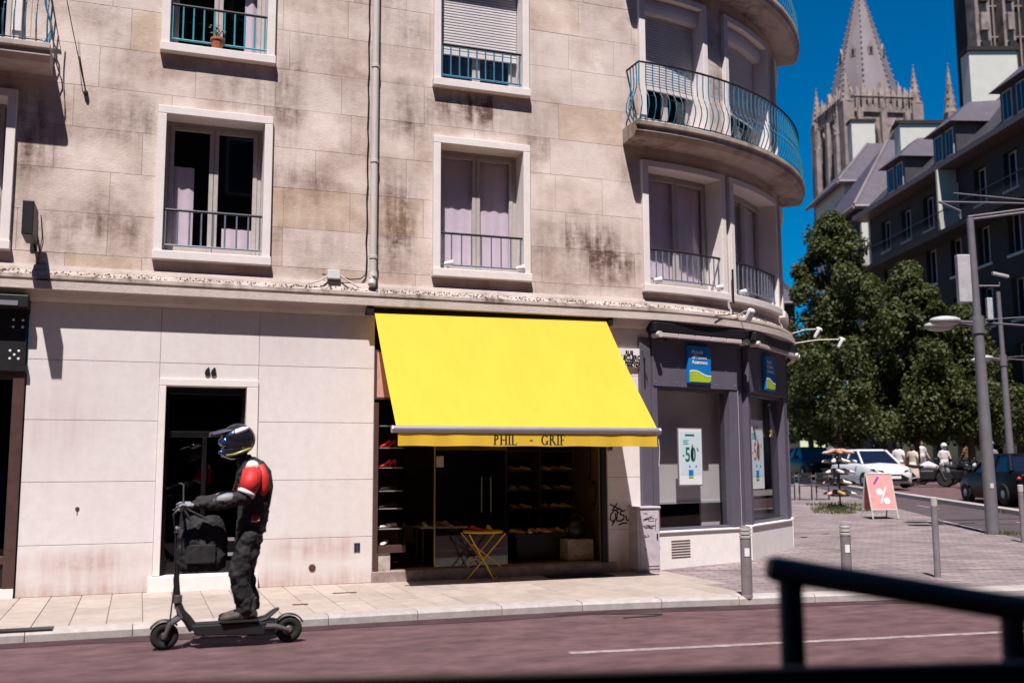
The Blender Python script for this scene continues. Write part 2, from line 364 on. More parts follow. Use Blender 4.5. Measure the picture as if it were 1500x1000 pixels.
# ------------------------------------------------------------------ ground
KERB = [(-14,-3.02), (-2,-3.02), (4.6,-3.02), (5.6,-3.10), (7.5,-3.36), (10.4,-3.82), (14.0,-4.5), (24,-7.0)]   # road side edge of the kerb
def kerb_y(x):
    for (a,b),(c,d) in zip(KERB, KERB[1:]):
        if a <= x <= c: return b+(d-b)*(x-a)/(c-a)
    return KERB[0][1] if x < 0 else KERB[-1][1]
mb = MB(); N_ = 26
mb.add([(x, y, -.13) for y in (-420, -60, -25, -3.3, 60, 500) for x in (-420, -60, 0, 60, 500)], [(j*5+i, j*5+i+1, j*5+i+6, j*5+i+5) for j in range(5) for i in range(4)])
mb.build('ground', 'asphalt_patch', kind='structure', origin=(0,0,-.13))
mb = MB(); xs = [-60,-20]+[-14+i*.5 for i in range(0, 77)]+[60]
vs = []
for x in xs: vs += [(x, kerb_y(x)+.3 if x > -14 else -2.7, -.1), (x, -40, -.1)]
mb.add(vs, [(2*i, 2*i+2, 2*i+3, 2*i+1) for i in range(len(xs)-1)]); mb.build('road', 'asphalt', kind='structure', origin=(0,0,-.1))
# dark repaired strip along the gutter and the worn white line
mb = MB(); xs = [-8+i*.5 for i in range(0, 50)]; vs = []
for i, x in enumerate(xs): vs += [(x, kerb_y(x)+.02, -.096), (x, kerb_y(x)-.34-.05*math.sin(x*2.1), -.096)]
mb.add(vs, [(2*i, 2*i+2, 2*i+3, 2*i+1) for i in range(len(xs)-1)]); mb.build('gutter_strip', 'asphalt_patch', kind='structure')
mb = MB(); P0 = Vector((3.88,-5.52,-.096)); P1 = Vector((8.37,-6.05,-.096)); d = (P1-P0).normalized(); n = Vector((-d.y, d.x, 0))*.055
a = P0-d*.1; b = P1+d*8
mb.quad(a-n, b-n, b+n, a+n); mb.build('lane_line', 'line_paint', kind='structure')
# snaking tar seam on the road
mb = MB()
for pts in ([(4.55,-3.3),(5.2,-3.22),(5.9,-3.25),(6.6,-3.42)], [(4.9,-3.27),(5.5,-3.5),(5.75,-3.62),(5.6,-3.72),(5.2,-3.72)]):
    P = [Vector((x, y, -.094)) for x, y in pts]; w = .022
    for p, q in zip(P, P[1:]):
        t = (q-p).normalized(); m_ = Vector((-t.y, t.x, 0))*w; mb.quad(p-m_, q-m_, q+m_, p+m_)
mb.build('tar_seam', 'near_black', kind='structure')
# pavement bed, its tiles and the kerb stones
def bed_edge(x): return kerb_y(x)+.28
pave = MB(); xs = [-14+i*.5 for i in range(0, 44)]; vs = []
for x in xs: vs += [(x, .6, -.012), (x, bed_edge(x)-.1, -.012)]
pave.add(vs, [(2*i, 2*i+2, 2*i+3, 2*i+1) for i in range(len(xs)-1)])
pavement = pave.build('pavement', 'tile_joint', kind='structure', origin=(0,0,0))
def tile_limit(y):   # the pale tiles end on a slanting line towards the bollard
    return 7.80+(y-.1)*.17
tiles = {}
def tile(x0, x1, y0, y1):
    g = .0035; key = (round(x1-x0,3), round(y1-y0,3))
    if key not in tiles:
        w, h = (x1-x0)/2-g, (y1-y0)/2-g; c = .004
        m_ = MB().add([(-w,-h,-.02),(w,-h,-.02),(w,h,-.02),(-w,h,-.02),(-w,-h,-c),(w,-h,-c),(w,h,-c),(-w,h,-c),(-w+c,-h+c,0),(w-c,-h+c,0),(w-c,h-c,0),(-w+c,h-c,0)],
              [(0,1,5,4),(1,2,6,5),(2,3,7,6),(3,0,4,7),(4,5,9,8),(5,6,10,9),(6,7,11,10),(7,4,8,11),(8,9,10,11)])
        me = m_.mesh('paving_tile', Vector((0,0,0))); me.materials.append(M['tile']); tiles[key] = me
    o = bpy.data.objects.new('paving_tile', tiles[key]); COL.objects.link(o); o.parent = pavement; o.location = ((x0+x1)/2, (y0+y1)/2, random.uniform(-.0015,.0015))
i = 0; x = -3.5; TW = .36
while x < 8.0:
    ytop = .10; ys = [ytop-(.34 if i % 2 else .68)] ; yb = bed_edge(x+TW/2)
    while ys[-1] > yb+.3: ys.append(ys[-1]-.68)
    ys[-1] = yb if i else yb; a = ytop
    if x+TW <= 4.6: ys[-1] = -2.74
    for y in ys:
        if x+TW/2 < tile_limit((a+y)/2): tile(x, x+TW, y, a)
        a = y
    x += TW; i += 1
x = -4.0; kmesh = None
while x < 15.0:
    L_ = 1.0; y0, y1 = kerb_y(x), kerb_y(x+L_); p = Vector((x, y0, 0)); q = Vector((x+L_, y1, 0)); t = (q-p).normalized(); n = Vector((-t.y, t.x, 0))
    drop = max(0, min(.06, (x-5.5)*.03)); zt = .004-drop*0
    e = t*.004
    MB().add([p+e+Vector((0,0,-.14)), q-e+Vector((0,0,-.14)), q-e+n*.28+Vector((0,0,-.14)), p+e+n*.28+Vector((0,0,-.14)),
              p+e+n*.03+Vector((0,0,zt)), q-e+n*.03+Vector((0,0,zt)), q-e+n*.275+Vector((0,0,zt)), p+e+n*.275+Vector((0,0,zt)),
              p+e+Vector((0,0,zt-.03)), q-e+Vector((0,0,zt-.03))],
             [(0,1,9,8),(8,9,5,4),(4,5,6,7),(1,2,6,5,9),(3,0,8,4,7),(2,3,7,6)]).build('kerb_stone', 'kerb', pavement)
    x += L_
# grey sett paving round the corner, climbing with the side street
def ramp_sheet(name, mt, l0, l1, d0, d1, dz, nd=30, **k):
    m_ = MB(); vs = []
    for j in range(nd+1):
        dp = d0+(d1-d0)*j/nd
        for l in (l0, l1): vs.append(S(l(dp) if callable(l) else l, dp, None, dz))
    m_.add(vs, [(2*j, 2*j+1, 2*j+3, 2*j+2) for j in range(nd)]); return m_.build(name, mt, kind='structure', **k)
m_ = MB(); xs = [6.2+i*.4 for i in range(0, 46)]; vs = []
# front strip between kerb and the ramp, flat
for x in xs: vs += [(x, bed_edge(x)+.0, -.004), (x, 8.0, -.004)]
m_.add(vs, [(2*i, 2*i+2, 2*i+3, 2*i+1) for i in range(len(xs)-1)])
side = m_.build('corner_paving', 'pavers', kind='structure')
ramp_sheet('side_paving', 'pavers', -2.0, lambda dp: 10.15+max(0,(dp-21.8))*.10, 16.02, 95, .000)
ramp_sheet('cycle_path', 'cycle', lambda dp: 10.15+max(0,(dp-21.8))*.10, 13.0, 16.02, 95, -.012)
ramp_sheet('side_road', 'asphalt', 13.2, 19.6, 16.02, 140, -.02)
ramp_sheet('far_pavement', 'kerb', 19.6, 40, 16.02, 140, .09)
m_ = MB()
for i in range(34):
    d0 = 16.5+i*1.5; a = S(13.0, d0); b = S(13.0, d0+1.49)
    z = Vector((0,0,.11)); w = SV*.32; c = Vector((0,0,-.05))
    m_ = MB().add([a+c, b+c, b+w+c, a+w+c, a+z, b+z, b+w+z, a+w+z], [(3,2,1,0),(4,5,6,7),(0,1,5,4),(1,2,6,5),(2,3,7,6),(3,0,4,7)])
    m_.build('kerb_stone', 'kerb', side)
m_ = MB()
for d0 in (23.0, 29.0, 35.):
    a = S(12.0, d0, None, -.006); b = S(12.0, d0+1.6, None, -.006); m_.quad(a-SV*.05, b-SV*.05, b+SV*.05, a+SV*.05)
m_.build('cycle_marking', 'line_paint', kind='structure')
# weeds along the kerb and round the lamp foot
m_ = MB()
def tuft(c, r, n, h):
    for _ in range(n):
        a = random.uniform(0, 6.28); q = c+Vector((math.cos(a), math.sin(a), 0))*r*random.random()**.5; t = Vector((random.uniform(-.5,.5), random.uniform(-.5,.5), 1))*h*random.uniform(.4,1); w = Vector((math.sin(a*3), math.cos(a*3), 0))*.012
        m_.add([q-w, q+w, q+t], [(0,1,2)])
for l, dp, r, n, h in ((9.2,28.6,.9,500,.16), (8.6,27.6,.6,250,.12), (12.9,31,.25,90,.12), (12.9,27.5,.25,70,.1), (10.2,21.6,.4,200,.1), (9.6,30.5,.9,300,.16)): tuft(S(l, dp), r, n, h)
m_.build('weeds', 'grass', kind='stuff', label='straggly weeds growing along the side street kerb', cat='weeds')
# ------------------------------------------------------------------ corner building
X0 = 7.2; RC = 5.58; TH = R_(71)
S1 = X0+RC*TH; DE = Vector((math.cos(TH), math.sin(TH), 0)); NE = Vector((math.sin(TH), -math.cos(TH), 0))
PE = Vector((X0+RC*math.sin(TH), RC-RC*math.cos(TH), 0))
def pt(s, d, z):
    if s <= X0: return Vector((s, -d, z))
    if s <= S1:
        t = (s-X0)/RC; return Vector((X0+(RC+d)*math.sin(t), RC-(RC+d)*math.cos(t), z))
    q = PE+DE*(s-S1)+NE*d; q.z = z; return q
def frame(s):
    """tangent and outward normal at s"""
    if s <= X0: return Vector((1,0,0)), Vector((0,-1,0))
    t = min((s-X0)/RC, TH); return Vector((math.cos(t), math.sin(t), 0)), Vector((math.sin(t), -math.cos(t), 0))
def ssplit(s0, s1, step=.28):
    out = [s0]
    cuts = [c for c in (X0, S1) if s0 < c < s1]
    for c in cuts+[s1]:
        a = out[-1]
        if a >= X0-1e-6 and c <= S1+1e-6:
            n = max(1, math.ceil((c-a)/step)); out += [a+(c-a)*k/n for k in range(1, n+1)]
        else: out.append(c)
    return out
def sbox(mb, s0, s1, d0, d1, z0, z1):
    ss = ssplit(s0, s1); n = len(ss); vs = []
    for s in ss: vs += [pt(s,d0,z0), pt(s,d1,z0), pt(s,d1,z1), pt(s,d0,z1)]
    fs = [(0,1,2,3), tuple(4*(n-1)+i for i in (3,2,1,0))]
    for i in range(n-1):
        a = 4*i; b = a+4; fs += [(a+1,b+1,b+2,a+2), (a+2,b+2,b+3,a+3), (a,b,b+1,a+1), (a+3,b+3,b,a)]
    return mb.add(vs, fs)
def sprof(mb, s0, s1, prof):
    """closed profile of (d, z) swept along the outline"""
    ss = ssplit(s0, s1); n = len(ss); m = len(prof); vs = []
    for s in ss: vs += [pt(s, d, z) for d, z in prof]
    fs = [tuple(range(m)), tuple(m*(n-1)+i for i in range(m))[::-1]]
    for i in range(n-1):
        for j in range(m): fs.append((m*i+j, m*i+(j+1)%m, m*(i+1)+(j+1)%m, m*(i+1)+j))
    return mb.add(vs, fs)

bld = thing('corner_building', 'pale cut stone apartment building rounding the street corner above the shops', 'building', (2.5, 0, 0))
# windows: (s0, s1, z0, z1, kind)
WA = [(-3.24,-1.68,4.40,6.55,'left'), (.07,1.615,4.40,6.555,'a'), (3.98,5.53,4.40,6.555,'b'), (7.47,9.27,4.36,6.54,'c'), (9.40,11.45,4.36,6.54,'d'), (11.75,13.4,4.36,6.54,'d'),
      (.07,1.615,7.33,9.5,'a2'), (3.98,5.53,7.33,9.5,'b2'), (7.47,8.92,7.10,9.48,'c2'), (9.38,11.15,7.10,9.48,'d2'), (11.75,13.4,7.1,9.48,'d2'), (-3.24,-1.68,7.1,9.5,'left')]
OPEN = [(a+.005, b-.005, c+.005, d-.005) for a, b, c, d, k in WA]
def subtract(rect, holes):
    rs = [rect]
    for (h0,h1,g0,g1) in holes:
        nx = []
        for (a,b,c,d) in rs:
            if b <= h0 or a >= h1 or d <= g0 or c >= g1: nx.append((a,b,c,d)); continue
            if a < h0: nx.append((a,h0,c,d))
            if b > h1: nx.append((h1,b,c,d))
            m0, m1 = max(a,h0), min(b,h1)
            if c < g0: nx.append((m0,m1,c,g0))
            if d > g1: nx.append((m0,m1,g1,d))
        rs = nx
    return rs
# wall body behind the stones (shows only in the joints)
mb = MB()
WT = 13.2
cuts = sorted(set([-6, S1+9]+[v for o in OPEN for v in o[:2]]))
for a, b in zip(cuts, cuts[1:]):
    for r in subtract((a, b, 3.76, WT), OPEN): sbox(mb, r[0], r[1], -.34, -.006, r[2], r[3])
mb.build('wall', 'joint', bld)
mb = MB(); sbox(mb, -6, S1+9, -5.0, .10, WT, WT+.3); mb.build('roof_parapet', 'stone_trim', bld)
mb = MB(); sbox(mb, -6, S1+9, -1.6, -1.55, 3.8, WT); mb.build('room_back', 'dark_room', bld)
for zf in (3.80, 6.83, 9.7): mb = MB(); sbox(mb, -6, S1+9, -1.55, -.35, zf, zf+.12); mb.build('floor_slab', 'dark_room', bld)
# stones
CH = [4.24, 4.42, 4.98, 5.56, 6.15, 6.73, 7.31, 7.90, 8.48, 9.07, 9.66, 10.25, 10.85]
rs = random.Random(3)
for k, (z0, z1) in enumerate(zip(CH, CH[1:])):
    s = -3.3-rs.random()*.5
    while s < 13.0:
        w = rs.choice((.95, 1.1, 1.25, 1.35, .8)); g = .0025
        rects = subtract((s+g, s+w-g, z0+g, z1-g), OPEN)
        rects = [r for r in rects if r[1]-r[0] > .012 and r[3]-r[2] > .012]
        if rects:
            mb = MB(); pr = rs.uniform(-.001, .003)
            for r in rects: sbox(mb, r[0], r[1], -.05, pr, r[2], r[3])
            mb.build('stone_block', 'stone', bld)
        s += w
mb = MB(); sbox(mb, -6, S1+9, -.05, .0, 10.86, WT); mb.build('upper_wall', 'stone', bld)
# cornice between shop floor and first floor
mb = MB(); sprof(mb, -6, S1+9, [(-.05,4.24),(.03,4.24),(.055,4.16),(.17,4.09),(.175,4.045),(.13,4.03),(.13,4.005),(.215,4.0),(.22,3.895),(.19,3.885),(-.05,3.885)])
mb.build('cornice', 'cornice', bld)
mb = MB(); sprof(mb, -6, S1+9, [(-.05,3.884),(.15,3.884),(.09,3.80),(.03,3.757),(-.05,3.757)]); mb.build('cornice_moulding', 'cornice', bld)
# crumbs and moss lying along the top of the cornice
mb = MB()
for _ in range(900):
    s = rs.uniform(-2, 11); d_ = rs.uniform(.06, .168); z = 4.16-(d_-.055)*.6; q = pt(s, d_, z+.004); r = rs.uniform(.005, .016)
    mb.add([q+Vector((r,0,0)), q+Vector((-r,r*.6,0)), q+Vector((-r*.4,-r,0)), q+Vector((0,0,r*1.1))], [(0,1,3),(1,2,3),(2,0,3)])
mb.build('moss', 'rust', bld, kind='stuff')

def railing(win, s0, s1, zt, zb, mt, n, d=.0):
    mb = MB(); ss = ssplit(s0, s1)
    mb.tube([pt(s, d, zt) for s in ss], .019, 6); mb.build('handrail', 'iron_dark', win)
    mb = MB(); mb.tube([pt(s, d, zb) for s in ss], .014, 6); mb.build('lower_rail', mt, win)
    for i in range(n):
        s = s0+.03+(s1-s0-.06)*i/(n-1); mb = MB(); mb.tube([pt(s, d, zb), pt(s, d, zt)], .012, 6); mb.build('railing_bar', mt, win)
def slats(win, s0, s1, z0, z1, d, mt='shutter', h=.045):
    mb = MB(); z = z1
    while z-h > z0:
        sprof(mb, s0, s1, [(d,z),(d+.012,z-.01),(d+.012,z-h+.012),(d,z-h+.004)]); z -= h
    sbox(mb, s0, s1, d-.02, d+.022, z-.03, z); return mb.build('roller_shutter', mt, win)
def curtain(win, s0, s1, z0, z1, d, mt='curtain', amp=.02):
    n = max(8, int((s1-s0)/.03)); vs = []
    ph = random.random()*6
    for i in range(n+1):
        s = s0+(s1-s0)*i/n; dd = d+amp*math.sin(i*1.1+ph)+amp*.6*math.sin(i*.47)
        vs += [pt(s, dd, z0), pt(s, dd, z1)]
    return MB().add(vs, [(2*i, 2*i+2, 2*i+3, 2*i+1) for i in range(n)]).build('curtain', mt, win, smooth=True)
def casement(win, s0, s1, z0, z1, d, leaves=2, mt='window_wood', glassm='pane'):
    mb = MB(); fw = .055
    sbox(mb, s0, s1, d-.05, d, z1-fw, z1); sbox(mb, s0, s1, d-.05, d, z0, z0+fw)
    sbox(mb, s0, s0+fw, d-.05, d, z0+fw, z1-fw); sbox(mb, s1-fw, s1, d-.05, d, z0+fw, z1-fw)
    mb.build('casement_frame', mt, win, bevel=.006)
    a = s0+fw; w = (s1-s0-2*fw)/leaves
    for i in range(leaves):
        b0, b1 = a+w*i+.003, a+w*(i+1)-.003; st = .06; mb = MB()
        sbox(mb, b0, b0+st, d-.035, d+.012, z0+fw, z1-fw); sbox(mb, b1-st, b1, d-.035, d+.012, z0+fw, z1-fw)
        sbox(mb, b0+st, b1-st, d-.035, d+.012, z1-fw-st, z1-fw); sbox(mb, b0+st, b1-st, d-.035, d+.012, z0+fw, z0+fw+st+.03)
        mb.build('sash', mt, win, bevel=.006)
        mb = MB(); sbox(mb, b0+st, b1-st, d-.018, d-.012, z0+fw+st, z1-fw-st); mb.build('pane', glassm, win)
for (s0, s1, z0, z1, kind) in WA:
    fw = .112; mb = MB(); fo = .075
    door = kind in ('c2','d2')
    sbox(mb, s0, s0+fw, -.33, fo, z0+.125, z1-fw); sbox(mb, s1-fw, s1, -.33, fo, z0+.125, z1-fw)
    sbox(mb, s0, s1, -.33, fo, z1-fw, z1)
    win = mb.build('window', 'stone_trim', bld, bevel=.008)
    mb = MB(); sbox(mb, s0-(.0 if door else .012), s1+(.0 if door else .012), -.33, fo+.035, z0, z0+.124); mb.build('sill', 'stone_trim', win, bevel=.01)
    a, b, c, d = s0+fw+.002, s1-fw-.002, z0+.126, z1-fw-.002
    if kind in ('c','d'):
        casement(win, a, b, c, d, -.27, 2, 'window_wood'); curtain(win, a+.08, b-.08, c+.1, d-.1, -.35, amp=.006); 
        railing(win, a, b, 5.08 if kind=='c' else 5.08, 4.60, 'iron_grey', 13, .0)
    elif kind == 'a':
        casement(win, a, b, c, d, -.27, 2, 'window_wood', 'pane')
        curtain(win, a+.05, a+.40, c+.1, c+1.30, -.36, amp=.01); curtain(win, b-.52, b-.07, c+.08, c+.46, -.38, amp=.01)
        railing(win, a, b, 5.11, 4.62, 'iron_grey', 9, .0)
    elif kind == 'b':
        casement(win, a, b, c, d, -.27, 2, 'window_wood'); curtain(win, a+.06, b-.06, c+.1, d-.1, -.34, amp=.005)
        railing(win, a, b, 5.08, 4.60, 'iron_grey', 9, .0)
    elif kind == 'a2':
        casement(win, a, b, c, d, -.27, 2, 'window_wood', 'pane'); railing(win, a, b, 8.05, 7.55, 'iron_turq', 10, .0)
        curtain(win, b-.28, b-.08, c+.1, d-.1, -.40, amp=.012)
    elif kind == 'b2':
        casement(win, a, b, c, d, -.27, 2, 'window_wood', 'pane'); slats(win, a+.01, b-.01, 7.97, d, -.20); curtain(win, a+.08, b-.08, c+.1, c+.9, -.42, 'curtain_blue')
        railing(win, a, b, 8.03, 7.54, 'iron_blue', 10, .0)
    elif door:
        casement(win, a, b, c, d, -.27, 2, 'window_wood', 'pane'); slats(win, a+.01, b-.01, 7.85, d-.24, -.19)
        mb = MB(); sprof(mb, a+.005, b-.005, [(-.26,d-.005),(-.05,d-.005),(-.02,d-.08),(-.02,d-.16),(-.06,d-.24),(-.26,d-.24)]); mb.build('shutter_box', 'shutter', win, smooth=True)
    else:
        casement(win, a, b, c, d, -.27, 2, 'window_wood', 'pane')

# balconies with swelling blue bars
def baluster(par, s, d, z0, h, mt, flip=1):
    pr = [(0,.0), (.0,.06), (.05,.16), (.085,.27), (.075,.38), (.03,.50), (-.005,.62), (-.012,.74), (0,1.)]
    mb = MB(); mb.tube([pt(s, d+q*flip, z0+h*zz) for q, zz in pr], .0105, 5); return mb.build('baluster', mt, par, smooth=True)
def side_baluster(par, s, d, z0, h, mt, sg):
    pr = [(0,.0), (.0,.06), (.05,.16), (.085,.27), (.075,.38), (.03,.50), (-.005,.62), (-.012,.74), (0,1.)]
    mb = MB(); mb.tube([pt(s+q*sg, d, z0+h*zz) for q, zz in pr], .0105, 5); return mb.build('baluster', mt, par, smooth=True)
def balcony(s0, s1, zt, end_left=True, step=.118, mt='iron_blue', proj=.52, end_right=False):
    mb = MB()
    sprof(mb, s0, s1, [(0,zt),(proj,zt),(proj,zt-.075),(proj-.035,zt-.085),(proj-.035,zt-.16),(proj-.10,zt-.235),(0,zt-.26)])
    b = mb.build('balcony', 'balcony_stone', bld, bevel=.008)
    rd = proj-.10; h = 1.0; z0 = zt+.0; ss = ssplit(s0+.1, s1-.1)
    path = [pt(s, rd, z0+h) for s in ss]
    if end_left: path = [pt(s0+.1, .0, z0+h)]+path
    if end_right: path = path+[pt(s1-.1, .0, z0+h)]
    mb = MB(); mb.tube(path, .017, 6); mb.build('handrail', 'iron_dark', b)
    path = [pt(s, rd, z0+.06) for s in ss]
    if end_left: path = [pt(s0+.1, .0, z0+.06)]+path
    if end_right: path = path+[pt(s1-.1, .0, z0+.06)]
    mb = MB(); mb.tube(path, .009, 5); mb.build('lower_rail', 'iron_dark', b)
    s = s0+.1
    while s < s1-.05: baluster(b, s, rd, z0, h, mt); s += step
    for k in (1, 2, 3):
        if end_left: side_baluster(b, s0+.1, rd*k/4.2+.02, z0, h, mt, -1)
        if end_right: side_baluster(b, s1-.1, rd*k/4.2+.02, z0, h, mt, 1)
    return b
balcony(7.16, 12.9, 7.02)
balcony(7.16, 12.9, 9.98)
balcony(-5.2, -1.28, 7.06, end_left=False, end_right=True, step=.13)
# a second flower pot, things seen on the sills
mb = MB(); mb.lathe([(.07,0),(.09,.14),(.1,.14),(.1,.17),(.0,.17)], pt(.82,.0,7.46), 12); p = mb.build('flower_pot', 'terracotta', label='small terracotta pot on the upper left window sill', cat='flower pot')
mb = MB(); c0 = pt(.82,.0,7.62)
for k in range(40):
    a_ = random.uniform(0,6.28); q = c0+Vector((math.cos(a_)*random.uniform(.02,.13), math.sin(a_)*random.uniform(.02,.1), random.uniform(.02,.2))); w_ = Vector((math.sin(a_*3),math.cos(a_*2),.4))*.022; u_ = w_.orthogonal()*.6; mb.quad(q-w_, q-u_, q+w_, q+u_); 
for k in range(6): a_ = k*1.05; mb.tube([c0, c0+Vector((math.cos(a_)*.06, math.sin(a_)*.05, .15))], .004, 4)
mb.build('plant', 'shoe_brown', p)
for (s, z, d) in ((4.22,4.525,.03),(5.36,4.525,.03),(7.72,4.485,.03),(9.05,4.485,.03),(9.72,4.485,.03)):
    mb = MB(); c = pt(s, d, z); t, n = frame(s)
    mb.tube([c, c+Vector((0,0,.06))], .018, 6); mb.tube([c+Vector((0,0,.075))-t*.06, c+Vector((0,0,.09))+t*.07+n*.03], [.03,.055], 10)
    mb.build('spot_lamp', 'white_plastic', smooth=True, label={4.22:'small white spotlight on the left of the window sill above the yellow awning',5.36:'small white spotlight on the right of the window sill above the yellow awning',7.72:'small white spotlight at the left of the curved window sill over the insurance office',9.05:'small white spotlight at the right of the wide curved window sill',9.72:'small white spotlight on the narrow curved window sill nearest the street corner'}[s], cat='spotlight', group='small spotlights on the window sills')
# rainwater pipe with its clips, elbow, cable
mb = MB(); px = 3.075; mb.tube([(px,-.085,4.33),(px,-.085,12.9)], .052, 14); pipe = mb.build('drainpipe', 'pvc', bld, smooth=True)
for z in (4.62, 6.05, 7.5, 9.0): mb = MB(); mb.lathe([(.054,-.025),(.062,-.02),(.062,.02),(.054,.025)], (px,-.085,z), 14); mb.box(px-.012,px+.012,-.09,-.0,z-.012,z+.012); mb.build('pipe_clip', 'pvc', pipe, smooth=True)
mb = MB(); mb.tube([(px,-.085,4.40),(px,-.09,4.32),(px-.02,-.12,4.26),(px-.03,-.15,4.20)], [.06,.064,.062,.055], 12); mb.build('pipe_elbow', 'pvc', pipe, smooth=True)
mb = MB(); P = []
for i in range(40):
    z = 4.42+i*.215; P.append((px-.085+.008*math.sin(i*2.3), -.02, z))
P = [(2.35,-.05,4.33),(2.55,-.07,4.32),(2.75,-.05,4.28),(2.9,-.04,4.30),(2.97,-.03,4.36)]+P
mb.tube(P, .011, 5); mb.build('telephone_cable', 'cable_black', label='black cable climbing the wall beside the white drainpipe', cat='cable')
mb = MB(); mb.box(2.42,2.60,-.10,-.02,4.27,4.40); jb = mb.build('junction_box', 'white_plastic', bevel=.008, label='small white junction box on the cornice left of the drainpipe', cat='junction box')
mb = MB(); mb.tube([(2.43,-.07,4.32),(2.3,-.12,4.22),(2.15,-.15,4.17)], .012, 5); mb.tube([(2.59,-.07,4.33),(2.72,-.11,4.24),(2.86,-.15,4.16)], .012, 5); mb.build('conduit', 'pvc', jb)
# stay wire fixed to the wall, running up and out over the street
mb = MB(); A = Vector((-.86,-.01,6.62)); B = Vector((-1.75,-1.7,11.0)); mb.tube([A.lerp(B, t)+Vector((0,0,-.25*math.sin(math.pi*t))) for t in (0,.1,.2,.35,.5,.75,1)], .006, 5)
mb.lathe([(.03,0),(.03,.05),(.015,.07)], (-.86,0,6.62), 8, (0,-1,0)); mb.tube([A.lerp(B,.0), A.lerp(B,.1)], .009, 5)
mb.build('stay_wire', 'cable_black', label='thin stay wire anchored high on the left part of the stone wall', cat='wire')
# ------------------------------------------------------------------ shop floor of the building
ZR = [0., .638, 1.433, 2.228, 3.007, 3.757]
mb = MB()
for r in subtract((-1.40, 7.56, -.1, 3.757), [(.24,1.48,-.2,2.76), (3.135,6.79,-.2,3.75)]): mb.box(r[0], r[1], .008, .30, r[2], r[3])
gw = mb.build('ground_wall', 'pjoint', bld)
def panels(x0, x1, rows):
    for z0, z1 in rows: MB().box(x0+.003, x1-.003, 0, .05, z0+.003, z1-.003).build('wall_panel', 'panel', bld, bevel=.003)
rows = list(zip(ZR, ZR[1:]))
panels(-1.40, .215, rows); panels(1.51, 3.13, rows); panels(.215, 1.51, [(2.80,3.007),(3.007,3.757)]); panels(6.80, 7.555, rows)
# entrance 66
door = thing('entrance_door', 'tall dark glazed entrance door under the number 66', 'door', (.83, 0, 0))
mb = MB(); mb.box(.215,.305,-.035,.24,.205,2.70); mb.box(1.355,1.51,-.035,.24,.205,2.70); mb.box(.215,1.51,-.035,.24,2.70,2.80); mb.build('door_surround', 'stone_trim', door, bevel=.008)
mb = MB(); mb.box(.16,1.56,-.10,.30,-.01,.20); mb.build('door_step', 'plinth', door, bevel=.012)
mb = MB(); mb.box(.305,.36,.16,.235,.205,2.70); mb.box(1.30,1.355,.16,.235,.205,2.70); mb.box(.36,1.30,.16,.235,2.60,2.70); mb.box(.36,1.30,.16,.235,.205,.36); mb.box(.36,1.30,.165,.23,2.02,2.10); mb.box(.80,.86,.165,.23,.36,2.02); mb.build('door_frame', 'door_dark', door, bevel=.005)
for a, b, c, d in ((.36,.80,.36,2.02),(.86,1.30,.36,2.02),(.36,1.30,2.10,2.60)): MB().box(a,b,.195,.203,c,d).build('pane', 'pane_dark', door)
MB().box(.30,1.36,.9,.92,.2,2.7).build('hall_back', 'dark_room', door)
mb = MB(); mb.tube([(.52,.16,1.40),(.555,.10,1.40),(.575,.10,1.37),(.58,.10,1.02),(.56,.16,1.0)], .012, 7); mb.build('handle', 'chrome', door, smooth=True)
for z0 in (.42, .62): MB().box(.90,1.26,.182,.19,z0,z0+.045).build('kick_bar', 'alu', door)
num = text('house_number', '66', .165, (.79,-.004,2.845), (1,0,0), (0,0,1), 'near_black', None, .012, off=.004, width=.155)
tag(num, 'two small black numerals 66 fixed above the entrance door', 'number')
# small fixtures on the wall
mb = MB(); mb.lathe([(.05,0),(.045,.012),(.03,.016),(.0,.016)], (2.294,0,.236), 12, (0,-1,0)); mb.build('tap_cover', 'rust', label='small round rusty cover low on the pale wall', cat='cover')
pl = MB().box(2.87,2.955,-.008,0,.43,.555).build('vent_plate', 'iron_grey', label='small square metal vent plate low beside the shoe shop', cat='vent')
for i in range(2):
    for j in range(3): MB().box(2.877+i*.04,2.91+i*.04,-.012,-.008,.437+j*.04,.468+j*.04).build('vent_slot', 'iron_dark', pl)
mb = MB(); mb.lathe([(.028,0),(.022,.01),(.0,.012)], (-.725,0,1.09), 8, (0,-1,0)); mb.box(-.73,-.72,-.004,0,1.01,1.08); mb.build('wall_plug', 'rust', label='rusty plug with a drip in the bare left wall', cat='plug')
for (x, y, w) in ((1.85,-1.96,.09), (2.55,-1.04,.15)):
    MB().box(x-w,x+w,y-.045,y+.045,-.01,.005).build('pavement_cover', 'rust', label={1.85:'small rusty slot cover in the pavement nearer the road', 2.55:'wider rusty slot cover in the pavement near the wall'}[x], cat='cover')
mb = MB(); mb.box(-3.2,-.75,-3.0,-2.80,.006,.018); mb.build('drain_cover', 'iron_dark', label='long dark drain cover at the kerb in the lower left', cat='drain')
